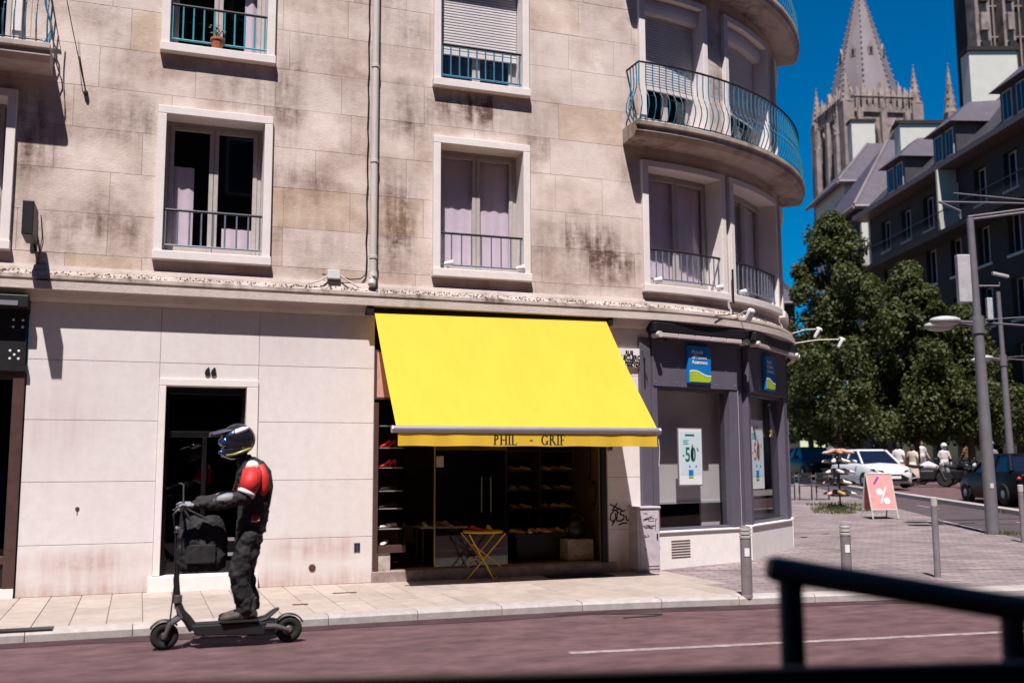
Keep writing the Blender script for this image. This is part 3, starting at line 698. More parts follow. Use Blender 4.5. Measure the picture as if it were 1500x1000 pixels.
# neighbouring dark shop at the far left
ls = thing('neighbour_shopfront', 'dark shop front with spotted fascia cut off at the left edge', 'shop front', (-3.4, 0, 0))
MB().box(-6,-1.42,-.06,.2,2.92,3.62).build('fascia', 'near_black', ls)
MB().box(-6,-1.40,-.24,.02,3.64,3.80).build('awning_case', 'near_black', ls, bevel=.01)
MB().box(-6,-1.52,-.262,-.242,3.66,3.72).build('awning_bar', 'alu', ls)
MB().box(-6,-1.39,-.08,.1,2.84,2.92).build('lintel', 'near_black', ls)
mb = MB(); mb.box(-1.55,-1.415,-.04,.2,.12,2.84); mb.box(-6,-1.55,-.03,.2,2.74,2.84); mb.box(-6,-1.55,-.03,.2,.42,.52); mb.build('window_frame', 'brown_frame', ls, bevel=.006)
MB().box(-6,-1.55,.03,.04,.52,2.74).build('pane', 'pane_dark', ls)
MB().box(-6,-1.42,-.05,.2,-.02,.12).build('sill', 'plinth', ls); MB().box(-6,-1.55,.0,.2,.12,.42).build('stall_board', 'near_black', ls)
MB().box(-6,-1.5,1.2,1.22,0,2.9).build('shop_back', 'dark_room', ls)
for i, z in enumerate((.72, .95, 1.18, 1.41)): MB().box(-2.1,-1.60,.07,.075,z,z+.17).build('poster_strip', 'sign_blue', ls)
for (x, z) in ((-1.58,3.50),(-1.47,3.50),(-1.58,3.41),(-1.47,3.41),(-1.60,3.10),(-1.50,3.10),(-1.55,3.05),(-1.60,3.0),(-1.50,3.0)):
    mb = MB(); mb.lathe([(.017,0),(.013,.006),(0,.006)], (x,-.06,z), 8, (0,-1,0)); mb.build('dot', 'white_print', ls)
# hanging box sign with its bracket
bs = thing('projecting_sign', 'black box sign sticking out from the stone wall above the cornice', 'sign', (-1.40, 0, 4.4))
mb = MB(); mb.box(-1.47,-1.34,-.80,-.22,4.47,4.90); mb.build('sign_box', 'near_black', bs, bevel=.01)
mb = MB(); mb.tube([(-1.40,-.22,4.80),(-1.40,0,4.80)], .014, 6); mb.tube([(-1.40,-.22,4.55),(-1.40,0,4.55)], .014, 6); mb.box(-1.44,-1.36,-.016,0,4.42,4.85); mb.build('bracket', 'iron_dark', bs)
mb = MB(); mb.tube([(-1.33,-.02,4.9),(-1.30,-.03,4.6),(-1.32,-.02,4.45),(-1.34,-.02,4.25)], .006, 5); mb.build('cable', 'cable_black', bs)

# ------------------------------------------------------------------ shoe shop
shop = thing('shoe_shop', 'dark open fronted shoe shop under the yellow awning', 'shop', (4.95, 0, 0))
mb = MB(); mb.box(3.12,6.90,-.06,.35,-.01,.150); mb.build('door_step', 'marble_step', shop, bevel=.008)
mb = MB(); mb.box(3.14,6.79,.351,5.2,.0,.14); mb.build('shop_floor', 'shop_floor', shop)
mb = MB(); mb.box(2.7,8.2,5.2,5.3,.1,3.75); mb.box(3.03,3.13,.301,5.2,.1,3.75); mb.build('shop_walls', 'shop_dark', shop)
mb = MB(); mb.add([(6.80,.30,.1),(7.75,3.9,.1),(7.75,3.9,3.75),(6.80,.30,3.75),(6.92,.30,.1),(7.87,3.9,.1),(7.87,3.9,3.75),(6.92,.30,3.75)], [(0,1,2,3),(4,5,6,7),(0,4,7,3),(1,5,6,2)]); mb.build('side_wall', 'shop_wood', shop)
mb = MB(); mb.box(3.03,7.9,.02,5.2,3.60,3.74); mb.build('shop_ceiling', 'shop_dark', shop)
mb = MB(); mb.box(3.135,3.20,-.02,.10,.15,2.52); mb.build('door_post', 'brown_frame', shop, bevel=.005)
mb = MB(); mb.box(6.71,6.795,.02,.10,.15,3.5); mb.build('door_post', 'near_black', shop, bevel=.005)
mb = MB(); mb.box(3.14,3.62,-.03,.0,2.57,3.28); fr = mb.build('shop_panel', 'brown_frame', shop)
MB().box(3.165,3.60,-.034,-.0305,2.60,3.25).build('panel_face', 'shoe_pink', fr)
# left glass showcase
MB().box(3.21,3.62,.03,.50,.40,.50).build('showcase_base', 'brown_frame', shop); MB().box(3.21,3.40,.05,.5,.15,.40).build('showcase_foot', 'pale_board', shop)
MB().box(3.60,3.612,.04,.50,.50,2.6).build('showcase_glass', 'shop_glass', shop); 
SHZ = (.735, 1.02, 1.27, 1.60, 1.885, 2.20)
for z in SHZ: MB().box(3.21,3.57,.06,.42,z-.012,z).build('glass_shelf', 'alu', shop)
MB().tube([(4.07,.12,.15),(4.07,.12,3.5)], .012, 6).build('door_edge', 'brass', shop)
MB().box(4.075,5.2,.115,.123,.17,3.4).build('glass_door', 'shop_glass', shop); MB().box(4.09,4.20,.10,.114,1.60,1.76).build('door_lock', 'alu', shop)
for x in (5.05, 5.20): MB().tube([(x,.9,.9),(x,.9,1.45)], .012, 6).build('pull_handle', 'alu', shop)
MB().box(3.2,4.4,2.6,2.9,.35,.62).build('low_counter', 'shelf_wood', shop)
# back shelving on the right
shelf = thing('shoe_shelving', 'dark wooden wall shelving full of shoes at the back of the shoe shop', 'shelving', (6.9, 3.0, .15))
mb = MB(); mb.box(6.1,7.45,3.3,3.34,.15,2.6); mb.build('back_panel', 'shop_dark', shelf)
for x in (6.1, 6.75, 7.4): MB().box(x,x+.04,2.75,3.3,.15,2.6).build('upright', 'shelf_wood', shelf)
for z in (.87, 1.20, 1.545, 1.90): MB().box(6.145,7.395,2.78,3.295,z-.03,z).build('shelf', 'shelf_wood', shelf)
bench = thing('display_bench', 'low black display bench with a row of shoes in the shoe shop', 'bench', (6.2, 1.0, .15))
MB().box(5.55,6.60,.75,1.25,.50,.56).build('bench_top', 'shop_dark', bench); MB().box(5.60,6.50,.80,1.2,.15,.50).build('bench_body', 'near_black', bench)
tb = thing('display_table', 'dark display table with a pale top of shoes behind the shop glass', 'table', (4.4, .95, .15))
MB().box(4.02,4.76,.70,1.15,.68,.705).build('table_top', 'pale_board', tb)
for x in (4.05, 4.71):
    for y in (.73, 1.10): MB().box(x,x+.03,y,y+.03,.14,.68).build('leg', 'iron_dark', tb)
pb = MB().box(6.30,6.74,.42,.75,.15,.47).build('display_box', 'pale_board', bevel=.01, label='pale mottled display box on the shop floor near the right post', cat='box')
for (a, b, c, d, lab) in ((.62,.74,1.38,1.95,'small dark framed picture on the tan shop wall, upper one'), (.22,.38,.98,1.36,'small dark framed picture on the tan shop wall, lower one by the post')):
    t0 = Vector((6.80,.30,0)); t1 = Vector((7.75,3.9,0)); dd = (t1-t0).normalized(); nn = Vector((-dd.y, dd.x, 0))
    p = t0+dd*(a*1.2)+nn*.012; q = t0+dd*(b*1.2+.12)+nn*.012
    fo = thing('picture', lab, 'picture', (p+q)/2+Vector((0,0,c)))
    MB().prism([p+Vector((0,0,c)), q+Vector((0,0,c)), q+Vector((0,0,d)), p+Vector((0,0,d))], nn*.02).build('picture_frame', 'near_black', fo)
    e = (q-p)*.18; MB().prism([p+e+nn*.021+Vector((0,0,c+.06)), q-e+nn*.021+Vector((0,0,c+.06)), q-e+nn*.021+Vector((0,0,d-.06)), p+e+nn*.021+Vector((0,0,d-.06))], nn*.003).build('picture_print', 'shop_wood', fo)
# shoes
def shoe_mesh(kind):
    m_ = MB(); n = 10
    # sections along the length: (x, half width, z low, z high)
    if kind == 'flat': sec = [(-.125,.026,.008,.055),(-.10,.034,.004,.075),(-.05,.033,.004,.070),(.0,.036,.0,.052),(.05,.042,.0,.046),(.09,.041,.0,.038),(.12,.030,.002,.028),(.135,.012,.006,.018)]
    else: sec = [(-.10,.024,.065,.115),(-.08,.030,.060,.125),(-.04,.028,.050,.105),(.0,.030,.028,.070),(.05,.036,.004,.044),(.09,.034,.0,.034),(.12,.022,.002,.024),(.138,.006,.006,.014)]
    vs = []
    for (x, w, a, b) in sec:
        for j in range(n):
            t = 2*math.pi*j/n; vs.append((x, w*math.cos(t), (a+b)/2+(b-a)/2*math.sin(t)))
    m_.add(vs, [(i*n+j, i*n+(j+1)%n, (i+1)*n+(j+1)%n, (i+1)*n+j) for i in range(len(sec)-1) for j in range(n)]+[tuple(range(n)), tuple((len(sec)-1)*n+j for j in range(n))])
    if kind == 'heel': m_.tube([(-.085,0,.075),(-.095,0,.0)], [.018,.007], 6)
    return m_
SH = {}
def shoe(loc, rz, mt, label, kind='flat', group='shoes on show in the shoe shop'):
    if (kind, mt) not in SH:
        o = shoe_mesh(kind).build('shoe', mt, smooth='all', origin=(0,0,0)); SH[(kind, mt)] = o
    else: o = SH[(kind, mt)].copy(); COL.objects.link(o)
    o.location = loc; o.rotation_euler = (0,0,rz); tag(o, label, 'shoe', group); return o
cols = ['shoe_tan','shoe_white','shoe_brown','shoe_pink','shoe_black']
rs = random.Random(11)
ordn = ['lowest','second lowest','third','fourth','fifth','top']
for i, z in enumerate(SHZ):
    if i == 5: continue
    c = ['shoe_white','shoe_black','shoe_black','shoe_red','shoe_red'][i]
    for k in (0, 1): shoe((3.34+.1*k, .2+.08*k, z), R_(205+rs.uniform(-12,12)), c, f"{['left','right'][k]} {c[5:]} shoe on the {ordn[i]} glass shelf of the showcase", 'heel' if c == 'shoe_red' else 'flat')
shoe((3.34,.16,.50), R_(240), 'shoe_white', 'white shoe standing on the base of the glass showcase')
for z, nm in ((.87,'lower'),(1.20,'middle'),(1.545,'upper')):
    for k, x in enumerate((6.28,6.50,6.92,7.14,7.3)):
        c = ['shoe_tan','shoe_white','shoe_white','shoe_tan','shoe_white'][(k+int(z*10)) % 5]
        for e in (0, .09): shoe((x+e*.6, 2.86+e, z), R_(-70+rs.uniform(-25,25)), c, f"{'rear' if e else 'front'} {c[5:]} shoe on the {nm} wooden shelf, pair {['next to the left upright','left of the middle upright','right of the middle upright','second from the right upright','beside the right upright'][k]}")
for k in range(8):
    c = cols[(k*3+1) % 5]; shoe((4.10+.083*k, .78+.2*(k % 2), .705), R_(-80+rs.uniform(-40,40)), c, f"{c[5:]} shoe, {['first','second','third','fourth','fifth','sixth','seventh','last'][k]} from the left on the display table")
for k in range(9):
    c = ['shoe_tan','shoe_brown','shoe_white','shoe_tan','shoe_pink'][k % 5]; shoe((5.62+.11*k, .86+.1*(k % 2), .56), R_(-75+rs.uniform(-35,35)), c, f"{c[5:]} shoe, {['first','second','third','fourth','fifth','sixth','seventh','eighth','last'][k]} from the left on the black bench")
# handbag on the bench end
mb = MB(); mb.ball((6.55,.62,.66), .17, .08, .15, 12, 8); hb = mb.build('handbag', 'shoe_black', smooth='all', label='slouchy black handbag on the display box by the right post', cat='bag')
mb = MB(); mb.tube([(6.44,.62,.76),(6.47,.62,.86),(6.55,.62,.90),(6.63,.62,.86),(6.66,.62,.76)], .012, 6); mb.build('bag_handle', 'shoe_black', hb)
hb.location.z = .47+.0
# bistro table on the pavement
yt = thing('bistro_table', 'folding yellow metal bistro table standing in front of the shoe shop', 'table', (4.70,-.25,0))
c = Vector((4.69,-.25,0)); zt = .69; mb = MB(); mb.lathe([(.0,zt),(.275,zt),(.29,zt-.004),(.29,zt-.026),(.275,zt-.028),(0,zt-.028)][::-1], c, 32); mb.build('table_top', 'yellow_metal', yt, smooth=True)
def leg(a, b): MB().tube([c+Vector(a), c+Vector(b)], .0095, 6).build('leg', 'yellow_metal', yt)
for sy in (-1, 1):
    leg((-.27,.20*sy,zt-.03), (.10 if sy < 0 else .26,.17*sy-.06,.0)); leg((.27,.20*sy,zt-.03), (-.30,.17*sy+.05,.0))
MB().tube([c+Vector((.10,-.23,.03)), c+Vector((.26,.11,.03))], .008, 6).build('stretcher', 'yellow_metal', yt)
MB().tube([c+Vector((-.17,-.15,.30)), c+Vector((.17,.18,.30))], .008, 6).build('stretcher', 'yellow_metal', yt)
MB().tube([c+Vector((-.22,-.2,.52)), c+Vector((.27,-.02,.17))], .008, 6).build('brace', 'yellow_metal', yt)
shoe((4.60,-.22,zt), R_(-60), 'shoe_red', 'red shoe on the yellow bistro table'); shoe((4.80,-.20,zt), R_(-100), 'shoe_pink', 'pale pink shoe on the yellow bistro table')
# doormat
mb = MB(); mb.prism([(5.62,-.52,.0055),(6.62,-.55,.0055),(6.58,-.14,.0055),(5.66,-.12,.0055)], (0,0,.014)); mb.build('doormat', 'near_black', label='flat black doormat on the pavement by the shop step', cat='doormat')
# ------------------------------------------------------------------ awning
aw = thing('awning', 'big bright yellow fabric awning over the shoe shop reading PHIL GRIF', 'awning', (4.95, 0, 1.88))
top = [(3.09,-.16,3.80),(6.73,-.16,3.86)]; bot = [(3.10,-1.50,2.11),(6.88,-1.50,2.11)]
mb = MB(); nx, ny = 34, 14; vs = []
for j in range(ny+1):
    t = j/ny
    for i in range(nx+1):
        w = i/nx; a = Vector(top[0]).lerp(Vector(top[1]), w); b = Vector(bot[0]).lerp(Vector(bot[1]), w); q = a.lerp(b, t)
        sag = -.035*math.sin(math.pi*t)-.010*math.sin(w*math.pi*7)*math.sin(math.pi*t)-.006*math.sin(w*19+t*5)*t+.004*math.sin(w*41+t*3)*t; q += Vector((0,.0,sag)); vs.append(q)
mb.add(vs, [(j*(nx+1)+i, j*(nx+1)+i+1, (j+1)*(nx+1)+i+1, (j+1)*(nx+1)+i) for j in range(ny) for i in range(nx)])
mb.build('canopy', 'awning', aw, smooth='all')
mb = MB(); vs = []; n = 60
for i in range(n+1):
    x = 3.12+(6.86-3.12)*i/n; vs += [(x,-1.512,2.055), (x,-1.512+(.010*math.sin(i*.8)+.005*math.sin(i*.31))*max(0,min(1,(abs(x-4.96)-.7)*3)),1.875+.003*math.sin(i*.5))]
mb.add(vs, [(2*i,2*i+2,2*i+3,2*i+1) for i in range(n)]); val = mb.build('valance', 'awning', aw, smooth='all')
mb = MB(); mb.tube([(3.06,-1.50,2.09),(6.90,-1.50,2.09)], .042, 14, flat=(1.,1.15)); mb.build('front_bar', 'alu', aw, smooth=True)
for x in (3.05, 6.91): mb = MB(); mb.lathe([(.048,-.012),(.052,0),(.048,.012)], (x,-1.5,2.09), 12, (1,0,0)); mb.build('bar_end', 'alu', aw)
mb = MB(); mb.tube([(3.06,-.12,3.82),(6.76,-.12,3.87)], .055, 12); mb.build('roller', 'iron_dark', aw, smooth=True)
mb = MB(); mb.box(2.97,3.07,-.2,0,3.77,3.90); mb.build('end_bracket', 'near_black', aw); mb = MB(); mb.box(6.76,6.84,-.2,0,3.77,3.90); mb.build('end_bracket', 'near_black', aw)
for x in (3.5, 6.4):
    mb = MB(); mb.tube([(x,-.1,3.6),(x+(.5 if x < 5 else -.5),-.8,2.7),(x,-1.46,2.09)], .02, 6); mb.build('folding_arm', 'alu', aw)
mb = MB(); mb.tube([(6.89,-1.51,1.98),(6.90,-1.51,1.80),(6.885,-1.51,1.6)], .005, 4); mb.build('pull_cord', 'white_plastic', aw)
# serif lettering painted on the valance
class Ser:
    def __init__(s, x, z, h): s.x = x; s.z = z; s.h = h; s.m = MB()
    def q(s, pts): s.m.prism([(s.x+a*s.h, -1.5145, s.z+b*s.h) for a, b in pts], (0,.0018,0))
    def bar(s, x0, x1, z0, z1): s.q([(x0,z0),(x1,z0),(x1,z1),(x0,z1)])
    def stem(s, x, w=.17): s.bar(x, x+w, 0.03, .97); s.bar(x-.08, x+w+.08, 0, .045); s.bar(x-.08, x+w+.08, .955, 1)
    def arc(s, cx, cz, rx, rz, a0, a1, w0, w1, n=18):
        for i in range(n):
            p = []
            for t in (i/n, (i+1)/n):
                a = R_(a0+(a1-a0)*t); k = abs(math.cos(a)); w = w1+(w0-w1)*k
                p.append(((cx+rx*math.cos(a), cz+rz*math.sin(a)), (cx+(rx-w)*math.cos(a), cz+(rz-w)*math.sin(a))))
            s.q([p[0][0], p[1][0], p[1][1], p[0][1]])
def lettering(body, x, z, h):
    s = Ser(x, z, h)
    for ch in body:
        if ch == 'P': s.stem(.07); s.arc(.24,.73,.30,.26,-90,90,.17,.07); s.bar(.19,.25,.475,.52); s.bar(.19,.25,.94,.985); adv = .66
        elif ch == 'H': s.stem(.07); s.stem(.58); s.bar(.19,.6,.465,.535); adv = .86
        elif ch == 'I': s.stem(.07); adv = .36
        elif ch == 'L': s.stem(.07); s.bar(.19,.58,0,.065); s.q([(.52,.04),(.58,.04),(.61,.26),(.57,.26)]); adv = .68
        elif ch == 'G': s.arc(.42,.5,.40,.5,48,330,.17,.07,30); s.bar(.58,.74,.06,.42); s.bar(.52,.80,.40,.435); s.q([(.68,.80),(.73,.78),(.74,.98),(.70,.98)]); adv = .88
        elif ch == 'R': s.stem(.07); s.arc(.24,.75,.28,.245,-90,90,.17,.07); s.bar(.19,.25,.51,.555); s.bar(.19,.25,.945,.99); s.q([(.26,.52),(.44,.52),(.78,.03),(.58,.03)]); s.bar(.56,.80,0,.032); adv = .82
        elif ch == 'F': s.stem(.07); s.bar(.19,.55,.935,1); s.q([(.50,.96),(.56,.96),(.58,.76),(.545,.76)]); s.bar(.19,.44,.47,.535); s.bar(.42,.455,.40,.61); adv = .66
        elif ch == '-': s.bar(.05,.37,.39,.50); adv = .42
        else: adv = .5
        s.x += adv*s.h
    return s.m
lt = lettering('PHIL', 4.42, 1.892, .134); lt.build('lettering', 'print_black', val); lt = lettering('-', 4.93, 1.892, .134); lt.build('lettering', 'print_black', val); lt = lettering('GRIF', 5.10, 1.892, .134); lt.build('lettering', 'print_black', val)
# ------------------------------------------------------------------ pier between the shops
sp = thing('street_nameplate', 'pale street name plate with raised dark letters reading RUE LECLERC', 'sign', (7.2, 0, 3.13))
MB().box(6.98,7.40,-.045,0,3.14,3.44).build('plate', 'panel', sp, bevel=.004)
for body, z, sz, w in (('RUE',3.345,.085,.13),('LECLERC',3.265,.10,.34),('MARECHAL',3.205,.062,.27),('1902-1947',3.15,.06,.27)):
    text('lettering', body, sz, (7.395-w-.015-(.13 if body == 'RUE' else 0), -.049, z), (1,0,0), (0,0,1), 'near_black', sp, .003, off=.003, width=w)
mb = MB(); mb.box(6.80,6.87,-.04,0,1.84,1.92); bell = mb.build('door_camera', 'iron_grey', bevel=.006, label='small grey camera on the pier just right of the shoe shop', cat='camera'); mb = MB(); mb.lathe([(.022,0),(.022,.03),(.012,.034),(0,.034)], (6.84,-.04,1.885), 10, (0,-1,0)); mb.build('lens', 'near_black', bell)
# sprayed tag: brush strokes lying on the stone
def strokes(name, paths, mt, parent=None, w=.011, d=-.004, **k):
    m_ = MB()
    for P in paths:
        P = [Vector((x, d, z)) for x, z in P]
        for a, b in zip(P, P[1:]):
            t = (b-a).normalized(); n = Vector((-t.z, 0, t.x))*w; e = t*w*.6; m_.quad(a-n-e, b-n+e, b+n+e, a+n-e); d -= .00004
            for q in (a, b): q.y -= .00003
    return m_.build(name, mt, parent, **k)
G0 = Vector((6.85, 0, .69))
def gp(*p): return [(6.82+a*.40, .70+b*.33) for a, b in p]
strokes('graffiti', [gp((.03,.98),(.42,.74)), gp((.32,1.0),(.12,.70)), gp((.38,.60),(.22,.72),(.06,.52),(.02,.30),(.12,.18),(.26,.32),(.24,.55)), gp((.22,.22),(.10,.02)), gp((.26,.70),(.42,.78),(.56,.66)), gp((.33,.60),(.30,.22),(.52,.20)),
    gp((.66,.68),(.48,.64),(.44,.52),(.62,.44),(.60,.28),(.50,.24)), gp((.70,.42),(.72,.24),(.84,.22),(.95,.40),(.90,.54)), gp((.38,.02),(.56,.10),(.74,.10))], 'graffiti', label='black sprayed scribble on the shaded pier between the shops', cat='graffiti')
# street cabinet
cb = thing('utility_cabinet', 'pale metal utility cabinet covered in scribbles beside the shop pier', 'cabinet', (7.33,-.15,0))
MB().box(7.145,7.52,-.30,-.004,.05,.955).build('body', 'cabinet', cb, bevel=.01); MB().box(7.125,7.54,-.325,0,.956,.99).build('lid', 'cabinet', cb, bevel=.012); MB().box(7.15,7.515,-.29,-.01,-.01,.05).build('base', 'kerb', cb)
MB().box(7.185,7.50,-.310,-.3005,.10,.93).build('door', 'cabinet', cb, bevel=.004); MB().box(7.46,7.48,-.322,-.3105,.5,.58).build('handle', 'iron_dark', cb)
rg = random.Random(5); P = []
for (cx, cz, w, h, n) in ((7.33,.80,.10,.045,9), (7.34,.68,.11,.03,10), (7.29,.55,.05,.025,6), (7.27,.36,.02,.03,4), (7.28,.88,.03,.01,4), (7.46,.72,.02,.1,4)):
    P.append([(cx+rg.uniform(-w,w), cz+rg.uniform(-h,h)) for _ in range(n)])
for p in P: strokes('scribble', [p], 'graffiti', cb, .004, -.3125)

# ------------------------------------------------------------------ insurance office in the rounded corner
ins = thing('insurance_office', 'anthracite panelled insurance office front on the rounded corner', 'shop front', (9.5, 1.0, 0))
FAC = [(7.58, 9.50), (9.80, 12.0), (12.25, 14.3)]
class Fac:
    """a flat bay spanning the curve between two points of the outline"""
    def __init__(s, a, b, d):
        s.p = pt(a, d, 0); s.q = pt(b, d, 0); s.t = (s.q-s.p).normalized(); s.L = (s.q-s.p).length; s.n = Vector((s.t.y, -s.t.x, 0))
    def P(s, x, d, z): r = s.p+s.t*x+s.n*d; r.z = z; return r
    def box(s, x0, x1, d0, d1, z0, z1, mb=None):
        mb = mb or MB(); c = (s.P(x0,d0,z0)+s.P(x1,d1,z1))/2
        return mb.obox(c, s.t*(x1-x0)/2, s.n*(d1-d0)/2, Vector((0,0,(z1-z0)/2)))
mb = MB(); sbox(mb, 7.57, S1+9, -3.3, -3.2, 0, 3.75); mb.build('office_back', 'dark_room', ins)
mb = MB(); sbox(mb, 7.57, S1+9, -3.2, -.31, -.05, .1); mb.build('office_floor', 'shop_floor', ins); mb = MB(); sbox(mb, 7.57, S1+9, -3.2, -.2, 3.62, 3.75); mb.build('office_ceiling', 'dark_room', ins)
mb = MB(); sbox(mb, 7.562, S1+9, -.25, .02, 3.62, 3.756); mb.build('head_beam', 'anthracite', ins)
mb = MB(); sbox(mb, 14.32, S1+9, -.30, .0, -.1, 3.61); mb.build('side_wall', 'plinth', ins)
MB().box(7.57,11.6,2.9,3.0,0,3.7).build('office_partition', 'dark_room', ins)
def wave_sign(F, x0, z0, w, h, d, label):
    o = thing('company_sign', label, 'sign', F.P(x0+w/2, d, z0))
    F.box(x0, x0+w, d, d+.07, z0, z0+h).build('sign_box', 'sign_blue', o, bevel=.012)
    n = 24; top_ = []; wl = []
    for i in range(n+1):
        t = i/n; zz = z0+h*(.27+.065*math.sin(.6+t*4.6)); top_.append(F.P(x0+.012+(w-.024)*t, d+.072, zz)); wl.append(zz)
    pts = [F.P(x0+.012, d+.072, z0+.025), F.P(x0+w-.05, d+.072, z0+.025), F.P(x0+w-.012, d+.072, z0+.06)]+top_[::-1]
    MB().prism(pts, F.n*.004).build('green_wave', 'sign_green', o)
    m_ = MB()
    for a, b in zip(top_, top_[1:]): m_.prism([a-Vector((0,0,.012))+F.n*.003, b-Vector((0,0,.012))+F.n*.003, b+Vector((0,0,.012))+F.n*.003, a+Vector((0,0,.012))+F.n*.003], F.n*.004)
    m_.build('white_wave', 'white_print', o)
    for body, k, ww in (('Mutuelle',.78,.50), ('de Poitiers',.645,.66), ('Assurances',.51,.70)):
        text('lettering', body, h*.15, F.P(x0+w*.13, d+.073, z0+h*k), F.t, (0,0,1), 'white_print', o, .003, shear=.2, width=w*ww)
    return o
for fi, (a, b) in enumerate(FAC):
    F = Fac(a, b, .0); L_ = F.L
    # white stone plinth
    F.box(-.06, L_+.06, -.30, .05, -.10, .56+.02*fi).build('plinth', 'plinth', ins, bevel=.006)
    F.box(-.03, L_+.03, -.28, .075, .561+.02*fi, .59+.02*fi).build('plinth_cap', 'plinth', ins, bevel=.006)
    zb = .592+.02*fi; zh = 2.86
    # frame posts
    for x0, x1 in ((.0,.11), (L_-.20,L_)): F.box(x0, x1, -.20, .04, zb, zh).build('post', 'anthracite', ins, bevel=.006)
    F.box(.111, L_-.201, -.16, -.02, zh-.05, zh).build('head_rail', 'anthracite', ins); F.box(.111, L_-.201, -.16, -.02, zb, zb+.04).build('bottom_rail', 'anthracite', ins)
    fp = F.box(.02, L_-.02, -.05, .055, zh+.002, 3.62).build('fascia_panel', 'anthracite', ins, bevel=.006)
    for k in range(5):
        mb = MB(); mb.lathe([(.013,0),(.010,.006),(0,.006)], F.P(.07+(L_-.14)*k/4, .055, zh+.07), 8, F.n); mb.build('bolt', 'alu', fp)
    F.box(.112, L_-.202, -.102, -.096, zb+.04, zh-.05).build('pane', 'shop_glass', ins)
    F.box(.13, L_+.05, -.45, -.44, 1.02 if fi == 0 else .4, zh).build('blind', 'blind', ins)
    if fi == 0: F.box(.13, L_+.05, -.47, -.42, .985, 1.02).build('blind_bar', 'white_plastic', ins)
    F.box(L_-.34, L_+.11, -.60, -.55, .1, 3.0).build('inner_pillar', 'blind', ins)
    # retracted awning and its pinkish strip of cloth
    F.box(-.10, L_+.10, .03, .25, 3.70, 3.86).build('awning_case', 'near_black', ins, bevel=.02)
    ns = 5 if fi == 0 else 4
    for k in range(ns):
        x0 = .06+(L_-.12)*k/ns; x1 = .06+(L_-.12)*(k+1)/ns-.012
        F.box(x0, x1, .17, .245, 3.625, 3.695).build('awning_segment', 'fluor', ins, bevel=.01)
    for x in (-.02, L_+.02):
        mb = MB(); mb.tube([F.P(x, .12, 3.66), F.P(x, .29, 3.66)], .05, 10); mb.build('awning_bracket', 'pvc', ins, smooth=True)
F1 = Fac(*FAC[0], .0); F2 = Fac(*FAC[1], .0)
for (a, b) in ((9.50,9.80),(12.0,12.25)):
    Fp = Fac(a, b, .0); Fp.box(-.0, Fp.L, -.28, -.04, -.1, .58).build('plinth', 'plinth', ins); Fp.box(.0, Fp.L, -.26, -.06, .58, 3.62).build('pilaster', 'anthracite', ins)
    Fp.box(-.02, .06, -.06, .0, .60, 2.86).build('white_strip', 'plinth', ins)
for k in range(7): F1.box(.32, .72, .0502, .056, .17+k*.042, .185+k*.042).build('grille_slot', 'rust', ins)
F1.box(-.22,-.005,-.06,.02,.0,3.62).build('end_pilaster', 'anthracite', ins, bevel=.006)
wave_sign(F1, .72, 2.93, .50, .62, .058, 'blue and green insurance company sign on the bay beside the yellow awning')
wave_sign(F2, .75, 2.93, .50, .62, .058, 'blue and green insurance company sign on the second bay towards the side street')
def poster(F, x0, z0, w, h, d, big, label):
    o = thing('poster', label, 'poster', F.P(x0+w/2, d, z0)); F.box(x0-.02, x0+w+.02, d-.02, d, z0-.02, z0+h+.02).build('poster_frame', 'alu', o); F.box(x0, x0+w, d+.0005, d+.004, z0, z0+h).build('sheet', 'white_print', o)
    F.box(x0+.02, x0+w-.02, d+.0045, d+.006, z0+h*.18, z0+h*.95).build('sheet_tint', 'poster_pale', o)
    def tx(body, sz, x, z, mt, ww, off=0.): text('lettering', body, sz, F.P(x0+w*x, d+.0075, z0+h*z), F.t, (0,0,1), mt, o, .001, off=off, width=w*ww)
    tx('-', h*.10, .16, .50, big, .06, .01); tx('50', h*.36, .25, .42, big, .46, .006); tx('%', h*.09, .76, .60, big, .10)
    F.box(x0+w*.27, x0+w*.68, d+.0065, d+.009, z0+h*.875, z0+h*.905).build('headline', big, o)
    for k in range(3): F.box(x0+w*.18, x0+w*(.42-.04*(k == 1)), d+.0065, d+.0085, z0+h*(.79-.032*k), z0+h*(.802-.032*k)).build('text_line', 'poster_teal', o)
    # a small printed figure leaning on the number, a blue badge, little marks
    mb = MB(); c = [F.P(x0+w*(.56+q[0]*.1), d+.012, z0+h*(.55+q[1]*.1)) for q in ((-.5,-1),(.5,-1),(.6,.6),(.2,1.2),(-.3,1.1),(-.6,.4))]; mb.prism(c, F.n*.001); mb.build('printed_figure', 'near_black', o)
    mb = MB(); mb.lathe([(w*.04,0),(w*.04,.001)], F.P(x0+w*.57, d+.012, z0+h*.70), 10, F.n); mb.build('printed_head', 'shoe_tan', o)
    F.box(x0+w*.40, x0+w*.60, d+.0065, d+.009, z0+h*.125, z0+h*.265).build('badge', 'sign_blue', o); F.box(x0+w*.41, x0+w*.59, d+.0095, d+.0105, z0+h*.13, z0+h*.16).build('badge_wave', 'sign_green', o)
    for q in (.42, .70): F.box(x0+w*q, x0+w*(q+.06), d+.0065, d+.008, z0+h*.31, z0+h*.345).build('printed_mark', 'sign_blue', o)
poster(F1, .66, 1.30, .50, .90, -.09, 'poster_green', 'white poster with a green 50 in the office window')
poster(F2, .38, 1.20, .72, 1.20, -.09, 'poster_orange', 'white poster with an orange 50 in the second office window')
mb = MB(); c = F2.P(1.42, -.05, 2.20); P = []
for k in range(10):
    a = math.pi*k/5; r = .10 if k % 2 == 0 else .04; P.append(c+F2.t*math.sin(a)*r+Vector((0,0,math.cos(a)*r)))
mb.prism(P, F2.n*.02); mb.build('star', 'gold', label='small gold star hanging in the second office window', cat='star')
